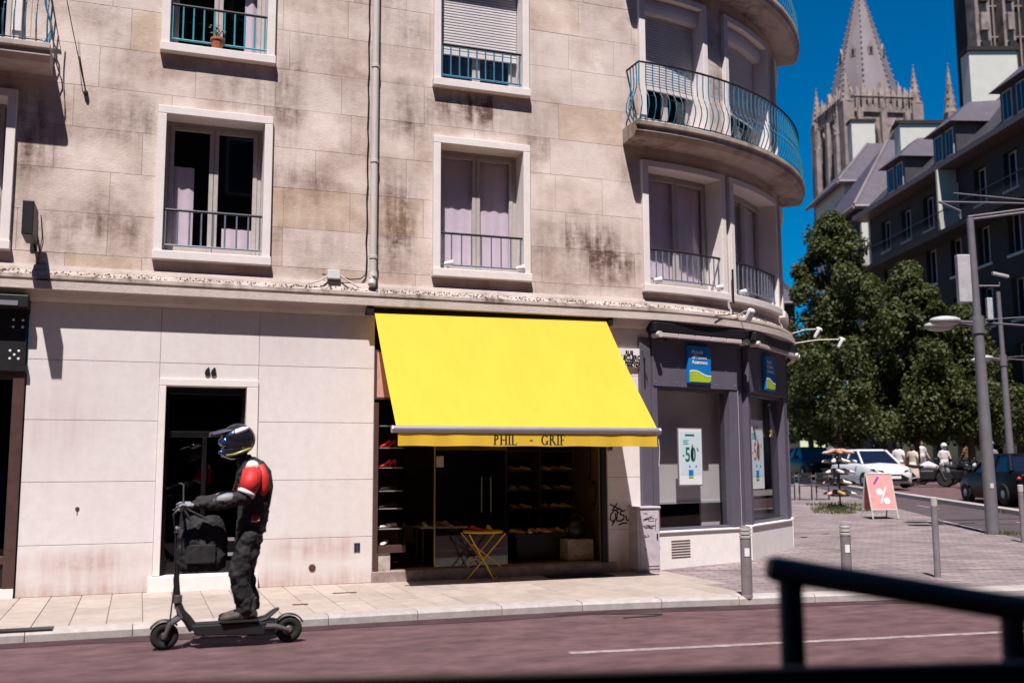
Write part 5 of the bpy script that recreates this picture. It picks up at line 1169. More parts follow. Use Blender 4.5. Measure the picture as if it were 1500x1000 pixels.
# ------------------------------------------------------------------ vehicles and people down the side street
def car(name, label, body, glassm='car_glass', cat='car', plate=True):
    """hatchback, nose towards -y, built at the origin"""
    o = thing(name, label, cat, (0,0,0))
    # half-width at sill/shoulder/roof along stations y: (y, z_low, z_hood or shoulder, halfwidth)
    sec = [(-1.98,.30,.62,.62),(-1.90,.20,.74,.74),(-1.6,.17,.84,.83),(-1.0,.17,.94,.86),(-.5,.17,.97,.87),(.4,.17,.98,.88),(1.3,.17,1.0,.87),(1.8,.20,1.0,.82),(1.98,.30,.90,.70)]
    m_ = MB(); vs = []
    for (y, a, b, w) in sec: vs += [(-w*.94,y,a),(-w,y,a+.16),(-w,y,b-.16),(-w*.90,y,b-.02),(0,y,b+.03),(w*.90,y,b-.02),(w,y,b-.16),(w,y,a+.16),(w*.94,y,a)]
    n = 9; m_.add(vs, [(i*n+j, i*n+j+1, (i+1)*n+j+1, (i+1)*n+j) for i in range(len(sec)-1) for j in range(n-1)]+[(i*n+8, i*n, (i+1)*n, (i+1)*n+8) for i in range(len(sec)-1)]+[tuple(range(n)), tuple((len(sec)-1)*n+j for j in range(n))])
    m_.build('body', body, o, smooth=True, bevel=.02)
    m_ = MB(); base = [(-.98,.80),(1.72,.80)]; 
    lo = [(-.74,-.95,.93),(.74,-.95,.93),(.76,1.62,.99),(-.76,1.62,.99)]; hi = [(-.56,-.18,1.46),(.56,-.18,1.46),(.56,1.20,1.46),(-.56,1.20,1.46)]
    m_.add(lo+hi, [(0,1,5,4),(1,2,6,5),(2,3,7,6),(3,0,4,7),(4,5,6,7)]); m_.build('glasshouse', glassm, o)
    m_ = MB(); m_.add([(-.60,-.24,1.44),(.60,-.24,1.44),(.60,1.26,1.44),(-.60,1.26,1.44),(-.50,-.10,1.51),(.50,-.10,1.51),(.50,1.10,1.51),(-.50,1.10,1.51)], [(0,1,5,4),(1,2,6,5),(2,3,7,6),(3,0,4,7),(4,5,6,7),(3,2,1,0)]); m_.build('roof', body, o, bevel=.03, smooth=True)
    for sx in (-1, 1):
        MB().tube([(.75*sx,-.96,.93),(.58*sx,-.20,1.46)], .04, 6).build('pillar', body, o); MB().tube([(.77*sx,1.62,.98),(.58*sx,1.18,1.46)], .06, 6).build('pillar', body, o); MB().tube([(.765*sx,.45,.98),(.58*sx,.45,1.46)], .035, 6).build('pillar', body, o)
        m_ = MB(); m_.ball((.95*sx,-.72,1.02), .10, .06, .075, 10, 6); m_.build('mirror', body, o, smooth='all')
        m_ = MB(); m_.add([(.40*sx,-1.955,.60),(.72*sx,-1.87,.66),(.80*sx,-1.66,.74),(.72*sx,-1.80,.74),(.42*sx,-1.945,.68)], [(0,1,2,3,4)]); m_.add([(.40*sx,-1.99,.60),(.72*sx,-1.92,.66),(.82*sx,-1.66,.74),(.72*sx,-1.86,.745),(.42*sx,-1.985,.685)], [(0,1,2,3,4)]); m_.build('headlight', 'near_black', o)
        m_ = MB(); m_.ball((.62*sx,-1.92,.665), .08, .04, .03, 8, 6); m_.build('headlight_lens', 'lamp_glass', o)
        m_ = MB(); m_.ball((.72*sx,1.95,.78), .07, .03, .05, 8, 6); m_.build('tail_light', 'shoe_red', o)
        for y in (-1.22, 1.25):
            m_ = MB(); m_.lathe([(.20,-.1),(.29,-.1),(.315,-.07),(.315,.07),(.29,.1),(.20,.1)], (.79*sx,y,.315), 20, (1,0,0)); w_ = m_.build('wheel', 'rubber', o, smooth=True)
            m_ = MB(); m_.lathe([(.05,-.105),(.19,-.095),(.20,-.05),(.20,.05),(.19,.095),(.05,.105)], (.79*sx,y,.315), 14, (1,0,0)); m_.build('rim', 'alu', w_)
    m_ = MB(); m_.prism([(-.50,-1.99,.28),(.50,-1.99,.28),(.58,-1.985,.40),(.30,-1.99,.54),(-.30,-1.99,.54),(-.58,-1.985,.40)], (0,-.02,0)); m_.build('grille', 'near_black', o, bevel=.006)
    if plate: MB().box(-.25,.25,-2.025,-2.012,.38,.48).build('number_plate', 'white_print', o)
    return o
fc = math.atan2(-SU.y, -SU.x)   # nose towards the camera: local -y along -SU
place(car('parked_car', 'white hatchback facing the camera behind the sandwich board', 'car_white'), S(14.15, 40.6), S_ROT+R_(6))
place(car('parked_car', 'dark car with a blue tinted windscreen just behind the shoe rack', 'car_dark'), S(14.6, 50.0), S_ROT+R_(2))
place(car('parked_car', 'black car parked behind the street lamp at the right', 'car_black', plate=False), S(15.15, 31.2, None, -.02), S_ROT+R_(180))

def person(label, loc, rz, top, bottom, hair='hair', walk=.14, dress=False, helmet=None, arms='down', h=1.72, kids=None):
    k = h/1.72; m_ = MB()
    m_.tube([(0,0,.86),(0,0,.98),(0,.01,1.12),(0,.01,1.28),(0,.0,1.40),(0,0,1.46)], [.12,.125,.115,.135,.13,.06], 14, refup=(0,1,0), flat=(1.25,.78))
    m_.tube([(0,0,1.42),(0,-.01,1.54)], [.05,.048], 10); m_.ball((0,-.02,1.61), .078, .095, .115, 12, 10); m_.ball((0,-.115,1.60), .014, .02, .022, 6, 5)
    for sx in (-1, 1):
        w = walk*sx; m_.tube([(.085*sx,0,.90),(.09*sx,-.03-w*.4,.50),(.09*sx,w*.8,.09)], [.085,.058,.040], 10); m_.tube([(.09*sx,w*.8+.04,.05),(.09*sx,w*.8-.14,.035)], [.04,.03], 8)
        m_.ball((.08*sx,-.02,1.61), .012, .02, .03, 6, 5)
        if arms == 'down': A = [(.17*sx,0,1.39),(.235*sx,.03-w*.5,1.14),(.22*sx,-.08-w,.92)]
        else: A = [(.17*sx,0,1.39),(.24*sx,-.06,1.15),(.12*sx,-.24,1.12)]
        m_.tube(A, [.05,.042,.03], 10); e = Vector(A[2]); dr = (Vector(A[2])-Vector(A[1])).normalized()
        m_.tube([e, e+dr*.07], [.032,.034], 8, flat=(1,.6))
        for q in range(4): m_.tube([e+dr*.06+Vector((0,(q-1.5)*.018,0)), e+dr*(.145-.012*abs(q-1.2))+Vector((0,(q-1.5)*.019,-.004))], [.010,.008], 6)
        m_.tube([e+dr*.02+Vector((0,-.03,0)), e+dr*.08+Vector((0,-.055,0))], [.011,.009], 6)
    o = remesh(m_.build('person', 'skin', origin=(0,0,0)), .014, 3); tag(o, label, 'person')
    c = MB(); c.tube([(0,0,.92),(0,0,1.0),(0,.01,1.12),(0,.01,1.28),(0,0,1.40),(0,0,1.47)], [.136,.136,.132,.150,.146,.072], 16, refup=(0,1,0), flat=(1.27,.80))
    for sx in (-1, 1): c.tube([(.15*sx,0,1.40),(.215*sx,.02-walk*sx*.25,1.20)], [.068,.062], 10)
    remesh(c.build('shirt', top, o), .014, 3)
    if dress: b = MB(); b.tube([(0,0,.98),(0,0,.75),(0,0,.45),(0,0,.22)], [.135,.19,.23,.26], 18, refup=(0,1,0), flat=(1.1,.9)); b.build('skirt', bottom, o, smooth='all')
    else:
        b = MB(); b.tube([(0,0,.80),(0,0,.98)], [.13,.138], 14, refup=(0,1,0), flat=(1.25,.82))
        for sx in (-1, 1): w = walk*sx; b.tube([(.085*sx,0,.90),(.09*sx,-.03-w*.4,.50),(.09*sx,w*.8,.12)], [.10,.078,.062], 10)
        remesh(b.build('trousers', bottom, o), .014, 3)
    if helmet: hm = MB(); hm.ball((0,-.01,1.63), .125, .145, .135, 14, 10); hm.build('helmet', helmet, o, smooth='all'); v_ = MB(); v_.tube([(-.09,-.10,1.61),(0,-.135,1.61),(.09,-.10,1.61)], .035, 8); v_.build('visor', 'near_black', o, smooth='all')
    else: hr = MB(); hr.ball((0,.012,1.645), .092, .105, .105, 12, 8); hr.ball((0,.07,1.56), .07, .045, .10, 10, 6); hr.build('hair', hair, o, smooth='all')
    for sx in (-1, 1): e = MB(); e.ball((.03*sx,-.108,1.625), .010, .006, .007, 6, 4); e.build('eye', 'near_black', o)
    for ch in o.children: pass
    place(o, loc, rz, k); return o
p1 = person('pedestrian in a white T-shirt walking beside a companion in cream', S(16.05, 42.6), S_ROT+R_(150), 'cloth_white', 'cloth_cream', h=1.74)
p2 = person('pedestrian in a long cream dress beside the white T-shirt', S(16.6, 42.5), S_ROT+R_(140), 'cloth_cream', 'cloth_cream', dress=True, h=1.66)
ob_ = MB(); ob_.ball((0,0,.14), .16, .09, .15, 10, 8); ob_.tube([(-.1,0,.25),(0,0,.42),(.1,0,.25)], .012, 6); ob_ = ob_.build('handbag', 'orange', smooth='all', origin=(0,0,0), label='bright orange bag carried by the couple on the far pavement', cat='bag'); ob_.location = S(16.12, 42.25, gz(42)+.60)
person('distant pedestrian in a pale shirt by the far shop fronts', S(21.0, 52.5), S_ROT+R_(20), 'cloth_white', 'cloth_grey', h=1.75)
person('distant pedestrian in brown further along the far shop fronts', S(22.2, 50.0), S_ROT+R_(200), 'shoe_brown', 'cloth_black', h=1.72)
def motorbike(label, loc, rz, paint='car_black'):
    o = thing('motorcycle', label, 'motorcycle', (0,0,0), 'motorcycles on the side street')
    for y in (-.68, .68):
        m_ = MB(); m_.lathe([(.19,-.05),(.27,-.06),(.31,-.03),(.31,.03),(.27,.06),(.19,.05)], (0,y,.31), 20, (1,0,0)); w = m_.build('wheel', 'rubber', o, smooth=True); m_ = MB(); m_.lathe([(.03,-.07),(.05,-.02),(.19,-.02),(.19,.02),(.05,.02),(.03,.07)], (0,y,.31), 14, (1,0,0)); m_.build('rim', 'alu', w)
    m_ = MB(); m_.tube([(0,-.45,.75),(0,-.1,.85),(0,.2,.78)], [.10,.17,.12], 12, flat=(.8,1)); m_.build('tank', paint, o, smooth='all'); m_ = MB(); m_.tube([(0,.1,.80),(0,.45,.80),(0,.78,.88)], [.12,.15,.09], 12, flat=(1,.5)); m_.build('seat', 'rubber', o, smooth='all')
    m_ = MB(); m_.box(-.16,.16,-.3,.25,.28,.66); m_.build('engine', 'scooter', o, bevel=.05)
    for sx in (-1, 1): MB().tube([(.09*sx,-.68,.31),(.09*sx,-.48,.80)], .025, 6).build('fork', 'chrome', o); MB().tube([(.09*sx,.68,.31),(.09*sx,.1,.40)], .03, 6).build('swing_arm', 'scooter', o); m_ = MB(); m_.ball((.30*sx,-.40,1.12), .06, .02, .04, 8, 6); m_.build('mirror', 'chrome', o)
    m_ = MB(); m_.tube([(-.34,-.30,1.0),(-.12,-.46,.98),(.12,-.46,.98),(.34,-.30,1.0)], .016, 6); m_.build('handlebar', 'scooter', o); m_ = MB(); m_.ball((0,-.60,.88), .12, .09, .12, 12, 8); m_.build('headlight', 'lamp_glass', o, smooth='all')
    m_ = MB(); m_.tube([(0,-.55,.78),(0,-.62,1.0),(0,-.50,1.22)], [.10,.14,.06], 10, flat=(1.2,.5)); m_.build('fairing', paint, o, smooth='all')
    MB().tube([(.17,.0,.30),(.19,.8,.42)], [.035,.055], 8).build('exhaust', 'chrome', o)
    place(o, loc, rz); return o
motorbike('dark motorcycle in the row, right behind the white one', S(17.6, 42.6), S_ROT+R_(35))
motorbike('white motorcycle just below the walking couple', S(16.6, 41.2), S_ROT+R_(75), 'car_white')
motorbike('dark motorcycle in the middle of the row', S(17.75, 40.6), S_ROT+R_(28), 'car_dark')
motorbike('dark motorcycle nearest the street lamp', S(16.7, 36.6), S_ROT+R_(15))
person('person in a white helmet standing by the nearest motorcycle', S(17.35, 37.2), S_ROT+R_(-20), 'cloth_grey', 'cloth_black', helmet='car_white', arms='bent', h=1.84)
person('person in a white helmet standing behind the row of motorcycles', S(17.7, 42.0), S_ROT+R_(10), 'cloth_white', 'cloth_grey', helmet='car_white', arms='bent', h=1.7)

# ------------------------------------------------------------------ trees
def tree(label, loc, h, rx, n, seed, trunk_h=2.6, lean=0., ls=.125):
    r = random.Random(seed); o = thing('street_tree', label, 'tree', loc, 'plane trees along the side street'); L0 = Vector(loc)
    m_ = MB(); top_ = L0+Vector((lean*.3,0,h*.80)); m_.tube([L0, L0+Vector((.05,0,trunk_h*.5)), L0+Vector((lean*.1,.05,trunk_h)), L0.lerp(top_,.6), top_], [.20,.16,.14,.09,.02], 10); m_.build('trunk', 'bark', o, smooth='all')
    # clumps in a tapering, uneven crown, each fed by a limb
    clumps = []; nl = 80
    for i in range(nl):
        t = (i+.5)/nl; z = trunk_h*.75+(h-trunk_h*.75)*t; prof = min(1., (1.02-t)**.62, .55+2.4*t); a = i*2.4+r.uniform(-.5,.5); rad = rx*prof*r.uniform(.25,1.02)
        c = L0+Vector((math.cos(a)*rad+lean*t, math.sin(a)*rad, z)); clumps.append((c, rx*r.uniform(.13,.27)*(.55+.6*prof)))
    m_ = MB()
    for c, q in clumps[::2]:
        b = L0+Vector((lean*.15,0,max(trunk_h*.8, (c.z-L0.z)*.72))); m_.tube([b, b.lerp(c,.55)+Vector((0,0,.1)), c], [.055,.035,.012], 5)
    m_.build('limbs', 'bark', o)
    m_ = MB(); vs = []; fs = []
    for i in range(n):
        c, q = clumps[r.randrange(nl)]; v = Vector((r.gauss(0,1), r.gauss(0,1), r.gauss(0,.85))).normalized()*q*r.uniform(.35,1.12)**.7; p = c+v
        nn = (v.normalized()*.6+Vector((r.uniform(-1,1), r.uniform(-1,1), r.uniform(-.1,1.1)))).normalized(); a = nn.orthogonal().normalized(); b = nn.cross(a); w = r.uniform(0,6.28); a2 = a*math.cos(w)+b*math.sin(w); b2 = nn.cross(a2); s = ls*r.uniform(.6,1.25); k = len(vs)
        vs += [p-a2*s*.75, p-b2*s*.52+nn*s*.1, p+a2*s*.85, p+b2*s*.52+nn*s*.1]; fs.append((k,k+1,k+2,k+3))
    m_.v = vs; m_.f = fs; m_.build('crown', 'leaf', o); return o
tree('tall leafy street tree right beside the rounded corner', S(14.4, 45.0), 11.9, 3.4, 34000, 4, trunk_h=2.6)
tree('middle street tree in front of the dark apartment block', S(18.3, 46.5), 9.9, 3.3, 28000, 9, trunk_h=2.7)
tree('darker street tree right of the middle one, behind the street lamp', S(20.6, 46.0), 7.7, 3.0, 22000, 15, trunk_h=2.5)
tree('shorter leafy tree low behind the office corner', S(16.9, 58.0), 7.6, 2.5, 16000, 23, trunk_h=2.6)

# ------------------------------------------------------------------ dark block on the right of the side street
FD = (S(22.0, 60.8, 0)-S(23.0, 44.5, 0)).normalized(); FN = Vector((-FD.y, FD.x, 0)); FN = FN if FN.dot(-SV) > 0 else -FN     # facade direction (away) and its outward normal
F0 = S(23.0, 44.5, 0)
def B(t, d, z): q = F0+FD*t+FN*d; q.z = z; return q
def bbox(t0, t1, d0, d1, z0, z1, mb=None):
    mb = mb or MB(); c = (B(t0,d0,z0)+B(t1,d1,z1))/2; return mb.obox(c, FD*(t1-t0)/2, FN*(d1-d0)/2, Vector((0,0,(z1-z0)/2)))
blk = thing('apartment_block', 'dark apartment block with dormers lining the right of the side street', 'building', B(0,0,.5))
T0, T1 = -22., 16.6; EZ = 16.8
floors = [(.4,4.6),(4.6,7.6),(7.6,10.6),(10.6,13.6),(13.6,16.5)]
bays = [T1-1.6-i*2.7 for i in range(14)]
hole = [(b-1.15, b, z0+.55 if z0 > 1 else z0+.2, z1-.55) for b in bays for z0, z1 in floors[1:]]
m_ = MB()
for a, b in zip(sorted(set([T0, T1]+[v for h in hole for v in h[:2]])), sorted(set([T0, T1]+[v for h in hole for v in h[:2]]))[1:]):
    for r in subtract((a, b, 4.3, 16.5), hole): bbox(r[0], r[1], -.35, 0, r[2], r[3], m_)
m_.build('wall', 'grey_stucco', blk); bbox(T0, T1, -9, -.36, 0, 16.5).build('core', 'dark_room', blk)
for (a, b, c, d) in hole:
    m_ = MB(); bbox(a, b, -.32, -.26, d-.08, d, m_); bbox(a, b, -.32, -.26, c, c+.08, m_); bbox(a, a+.07, -.32, -.26, c+.08, d-.08, m_); bbox(b-.07, b, -.32, -.26, c+.08, d-.08, m_); bbox((a+b)/2-.05, (a+b)/2+.05, -.32, -.26, c+.08, d-.08, m_)
    w = m_.build('window', 'window_wood', blk); bbox(a+.07, b-.07, -.30, -.29, c+.08, d-.08).build('pane', 'car_glass', w); bbox(a-.1, b+.1, 0.001, .08, c-.12, c-.01).build('sill', 'pale_stucco', w)
# end wall catching the sun, eaves, long balconies
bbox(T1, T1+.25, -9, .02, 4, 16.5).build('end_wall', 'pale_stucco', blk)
bbox(T0, T1+.4, -.4, .95, 16.52, 16.80).build('eaves', 'window_brown', blk)
m_ = MB(); bbox(T0, T1, .001, 1.1, 13.05, 13.3, m_); bal = m_.build('balcony', 'dark_stucco', blk)
m_ = MB(); m_.tube([B(T0,1.05,14.25), B(T1,1.05,14.25)], .03, 6); m_.build('handrail', 'iron_dark', bal)
m_ = MB(); t = T0
while t < T1: m_.tube([B(t,1.05,13.3), B(t,1.05,14.25)], .012, 4); t += .16
m_.build('railing_bars', 'iron_dark', bal, kind='stuff')
bbox(5.9, 6.05, .002, 1.0, 13.3, 16.5).build('balcony_screen', 'pale_stucco', blk); bbox(-4.1,-3.95,.002,1.0,13.3,16.5).build('balcony_screen', 'pale_stucco', blk)
# shop floor with piers and dark glass
m_ = MB(); bbox(T0, T1, -.2, .25, 3.7, 4.3, m_); m_.build('shop_fascia', 'dark_stucco', blk)
for b in bays: bbox(b-.2, b+.25, -.3, .1, .3, 3.7).build('shop_pier', 'grey_stucco', blk)
for b in bays: bbox(b-2.4, b-.22, -.25, -.2, .9, 3.6).build('shop_window', 'car_glass', blk)
ft = text('shop_sign', 'Meyter', .42, B(1.6,.27,3.82), -FD if (-FD).dot(SV) > 0 else FD, (0,0,1), 'white_print', blk, .01)
# mansard roof with dormers and tall pale chimney walls
m_ = MB(); m_.add([B(T0,.6,16.81), B(T1+.4,.6,16.81), B(T1-1.2,-4.2,21.6), B(T0,-4.2,21.6), B(T0,-9,16.81), B(T1+.4,-9,16.81)], [(0,1,2,3),(1,5,2),(3,2,5,4),(0,3,4),(0,4,5,1)]); roof = m_.build('roof', 'slate_dark', blk)
def dormer(t):
    m_ = MB(); bbox(t-1.2, t+1.2, -2.6, .25, 17.0, 18.75, m_); dm = m_.build('dormer', 'slate_dark', blk)
    m_ = MB(); a, b = t-1.5, t+1.5; m_.add([B(a,.65,18.75), B(b,.65,18.75), B(b,-3.4,18.75), B(a,-3.4,18.75), B(t-.5,-.9,20.1), B(t+.5,-.9,20.1), B(t+.5,-3.4,20.3), B(t-.5,-3.4,20.3)], [(0,1,5,4),(1,2,6,5),(3,0,4,7),(4,5,6,7),(0,3,2,1)]); m_.build('dormer_roof', 'slate', dm)
    for e in (-.58, .58):
        bbox(t+e-.40, t+e+.40, .251, .29, 17.2, 18.6).build('dormer_window', 'window_wood', dm); bbox(t+e-.32, t+e-.03, .291, .30, 17.28, 18.52).build('pane', 'car_glass', dm); bbox(t+e+.03, t+e+.32, .291, .30, 17.28, 18.52).build('pane', 'car_glass', dm)
for t in (12.2, 6.4, -.2, -7, -14): dormer(t)
def chimney_wall(px0, px1, dp, z0, z1, l0, l1):
    o = MB(); a = S(l0, dp, 0); c = S((l0+l1)/2, dp+.5, (z0+z1)/2); o.obox(c, SV*(l1-l0)/2, SU*.5, Vector((0,0,(z1-z0)/2))); w = o.build('chimney_wall', 'pale_stucco', blk)
    o = MB(); o.obox(S((l0+l1)/2, dp+.5, z1+.12), SV*((l1-l0)/2+.12), SU*.62, Vector((0,0,.115))); o.build('chimney_cap', 'dark_stucco', w)
chimney_wall(1420, 1490, 53, 16, 23.9, 24.9, 27.5); chimney_wall(1318, 1390, 62, 17, 22.9, 24.5, 27.5)
# ------------------------------------------------------------------ paler hipped houses farther up the street
def hip_house(label, l0, l1, d0, d1, ez, rz_, over, wall, cat='building'):
    o = thing('hipped_house', label, cat, S((l0+l1)/2, d0, 0)); m_ = MB(); m_.obox(S((l0+l1)/2, (d0+d1)/2, ez/2), SV*(l1-l0)/2, SU*(d1-d0)/2, Vector((0,0,ez/2))); m_.build('wall', wall, o)
    m_ = MB(); a, b, c, d = S(l0-over,d0-over,ez), S(l1+over,d0-over,ez), S(l1+over,d1+over,ez), S(l0-over,d1+over,ez); q = (d1-d0)/2*.9; r0 = S(l0+q, (d0+d1)/2, rz_); r1 = S(l1-q*.2, (d0+d1)/2, rz_); up_ = Vector((0,0,.02))
    m_.add([a+up_, b+up_, c+up_, d+up_, r0, r1], [(0,1,5,4),(1,2,5),(2,3,4,5),(3,0,4),(3,2,1,0)]); rf = m_.build('roof', 'slate', o)
    for p, q_ in ((a,b),(a,d)): m_ = MB(); m_.tube([p+Vector((0,0,-.12)), q_+Vector((0,0,-.12))], .15, 6); m_.build('gutter', 'lead', rf)
    m_ = MB(); m_.tube([a+up_, r0], .11, 6); m_.build('roof_hip', 'lead', rf)
    for z in [ez-2.1-3*k for k in range(4)]:
        for k in range(int((d1-d0)/3)):
            dp = d0+1.5+3*k; w = MB().obox(S(l0-.03, dp, z), SV*.06, SU*.55, Vector((0,0,.85))).build('window', 'window_wood', o); MB().obox(S(l0-.10, dp, z), SV*.02, SU*.42, Vector((0,0,.72))).build('pane', 'car_glass', w)
    return o
hb1 = hip_house('pale house with a violet grey hipped roof directly below the church tower', 25.7, 38, 76.6, 84, 23.3, 27.6, .6, 'pale_stucco')
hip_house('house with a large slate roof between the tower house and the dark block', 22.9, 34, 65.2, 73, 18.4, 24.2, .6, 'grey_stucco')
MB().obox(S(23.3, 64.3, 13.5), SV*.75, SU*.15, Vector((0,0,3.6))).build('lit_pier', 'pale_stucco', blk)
w3 = MB().obox(S(28.8, 81, 26.5), SV*.95, SU*.5, Vector((0,0,3.0))).build('chimney_wall', 'pale_stucco', hb1); MB().obox(S(28.8, 81, 29.6), SV*1.05, SU*.6, Vector((0,0,.1))).build('chimney_cap', 'dark_stucco', w3)
hip_house('low house with a dark roof half hidden behind the corner tree', 21, 27, 96, 110, 17.0, 21.0, .8, 'grey_stucco')

# ------------------------------------------------------------------ church tower
CD = 150.; CL = 54.0
ch = thing('church_tower', 'gothic church tower with an eight sided stone spire against the blue sky', 'church', S(CL, CD, 0))
def C(a, b, z): q = S(CL+a, CD+b, z); return q
def cprism(sides, r0, z0, r1, z1, mt, name, rot=0., cx=0., cy=0., parent=None):
    m_ = MB(); vs = []
    for (r, z) in ((r0,z0),(r1,z1)):
        for k in range(sides): a = 2*math.pi*(k+.5)/sides+rot; vs.append(C(cx+math.cos(a)*r, cy+math.sin(a)*r, z))
    n = sides; m_.add(vs, [(k,(k+1)%n,(k+1)%n+n,k+n) for k in range(n)]+[tuple(range(n))[::-1], tuple(range(n,2*n))]); return m_.build(name, mt, parent or ch)
cprism(4, 8.0, 0, 7.8, 53.2, 'gothic', 'tower_body', .1)
sp_ = cprism(8, 6.1, 53.4, .42, 74.6, 'lead', 'spire', .06)
m_ = MB()
for k in range(8):
    a = 2*math.pi*(k+.5)/8+.06
    for j in range(22): t = j/22; r = 6.1+(.42-6.1)*t+.06; p = C(math.cos(a)*r, math.sin(a)*r, 53.6+21*t); m_.ball(p, .20*(1-.5*t), n=5, m=4)
m_.build('crockets', 'gothic', sp_, kind='stuff')
m_ = MB(); m_.tube([C(0,0,74.5), C(0,0,77.5)], .12, 6); m_.build('finial', 'gothic', sp_)
for k in range(8):
    a = 2*math.pi*k/8+.06
    for zz, sc in ((55.5,1.), (63.8,.55)):
        t = (zz-53.4)/21.2; r = (6.1+(.42-6.1)*t)*.93; p = C(math.cos(a)*r, math.sin(a)*r, zz); dr = (C(math.cos(a), math.sin(a), 0)-C(0,0,0)).normalized(); sd_ = Vector((-dr.y, dr.x, 0))
        m_ = MB(); m_.prism([p-sd_*.7*sc-Vector((0,0,1.6*sc)), p+sd_*.7*sc-Vector((0,0,1.6*sc)), p+sd_*.7*sc+Vector((0,0,.6*sc)), p+Vector((0,0,2.2*sc)), p-sd_*.7*sc+Vector((0,0,.6*sc))], dr*.55*sc); m_.build('lucarne', 'gothic', sp_)
        m_ = MB(); m_.prism([p-sd_*.35*sc-Vector((0,0,1.3*sc))+dr*.56*sc, p+sd_*.35*sc-Vector((0,0,1.3*sc))+dr*.56*sc, p+sd_*.35*sc+Vector((0,0,.5*sc))+dr*.56*sc, p-sd_*.35*sc+Vector((0,0,.5*sc))+dr*.56*sc], dr*.04); m_.build('lucarne_opening', 'gothic_dark', sp_)
def pinnacle(a, b, z0, z1, r, parent=None, base=None):
    parent = parent or ch; zb = base if base is not None else z0-6
    o = cprism(4, r*1.25, zb, r*1.2, z0, 'gothic', 'pinnacle', .1, a, b, parent); 
    m_ = MB(); vs = [C(a+math.cos(2*math.pi*(k+.5)/8)*r, b+math.sin(2*math.pi*(k+.5)/8)*r, z0) for k in range(8)]+[C(a, b, z1)]
    m_.add(vs, [(k,(k+1)%8,8) for k in range(8)]+[tuple(range(8))]); 
    for k in range(4):
        for j in range(7): t = j/7; q = r*(1-t); an = 2*math.pi*(k+.5)/4; m_.ball(C(a+math.cos(an)*q, b+math.sin(an)*q, z0+(z1-z0)*t), .16*(1-.5*t)*r/.8, n=5, m=4)
    m_.ball(C(a,b,z1), .14, n=5, m=4); m_.build('pinnacle_spirelet', 'gothic', parent)
ca = [2*math.pi*(k+.5)/4+.1 for k in range(4)]
for a in ca:
    pinnacle(math.cos(a)*7.5, math.sin(a)*7.5, 54.5, 60.5, .95, base=20)
    for e in (-.24, .24): pinnacle(math.cos(a+e)*7.1, math.sin(a+e)*7.1, 50.0, 54.8, .62, base=20)
# parapet of pierced stone: posts and gablets on each face
for k in range(4):
    a, b = ca[k], ca[(k+1)%4]; p = Vector((math.cos(a), math.sin(a)))*7.8; q = Vector((math.cos(b), math.sin(b)))*7.8
    for j in range(1, 12):
        t = j/12; c = p.lerp(q, t); m_ = MB(); x = C(c.x, c.y, 54.2); hgt = 1.7 if j % 3 else 2.6
        m_.obox(x, SV*.28, SU*.28, Vector((0,0,1.15))); m_.add([x+SV*.4+SU*.4+Vector((0,0,1.15)), x-SV*.4+SU*.4+Vector((0,0,1.15)), x-SV*.4-SU*.4+Vector((0,0,1.15)), x+SV*.4-SU*.4+Vector((0,0,1.15)), x+Vector((0,0,1.15+hgt))], [(0,1,4),(1,2,4),(2,3,4),(3,0,4)]); m_.build('parapet_post', 'gothic', ch)
    m_ = MB(); pc, qc = C(p.x,p.y,53.3), C(q.x,q.y,53.3); mid = (pc+qc)/2; d = (qc-pc)/2; nn = Vector((d.y,-d.x,0)).normalized(); m_.obox(mid, d, nn*.35, Vector((0,0,.3))); m_.obox(mid+Vector((0,0,1.7)), d, nn*.16, Vector((0,0,.12))); m_.build('parapet', 'gothic', ch)
    # tall belfry openings with pointed heads, flanked by slim buttresses
    for t in (.33, .67):
        c = p.lerp(q, t)*1.0; x = C(c.x, c.y, 0); on = (x-C(0,0,0)).normalized()
        fn = nn if nn.dot(on) > 0 else -nn; dd = d.normalized(); m_ = MB(); w = 1.15; pr = [(-w,34),(w,34),(w,47.5),(w*.7,49.2),(0,50.8),(-w*.7,49.2),(-w,47.5)]
        P = []
        for (u_, z) in pr: y = x+dd*u_+fn*.05; y.z = z; P.append(y)
        m_.prism(P, fn*.12); op = m_.build('belfry_opening', 'gothic_dark', ch)
        m_ = MB()
        for u_ in (-w-.25, w+.25): y = x+dd*u_+fn*.2; m_.tube([Vector((y.x,y.y,33)), Vector((y.x,y.y,48))], .28, 6)
        m_.tube([Vector((*(x+dd*s_*(w+.25)+fn*.2).xy, z)) for s_, z in ((-1,48),(-.72,50.2),(0,52),(.72,50.2),(1,48))], .26, 6); m_.tube([Vector((*(x+fn*.2).xy, 34)), Vector((*(x+fn*.2).xy, 49))], .13, 6); m_.build('mouldings', 'gothic', op)
    for t in (.17, .5, .83):
        c = p.lerp(q, t); x = C(c.x, c.y, 0); on = (x-C(0,0,0)).normalized(); fn = nn if nn.dot(on) > 0 else -nn; m_ = MB(); m_.obox(Vector((*(x+fn*.3).xy, 27)), d.normalized()*.42, fn*.5, Vector((0,0,26))); m_.build('buttress', 'gothic', ch)
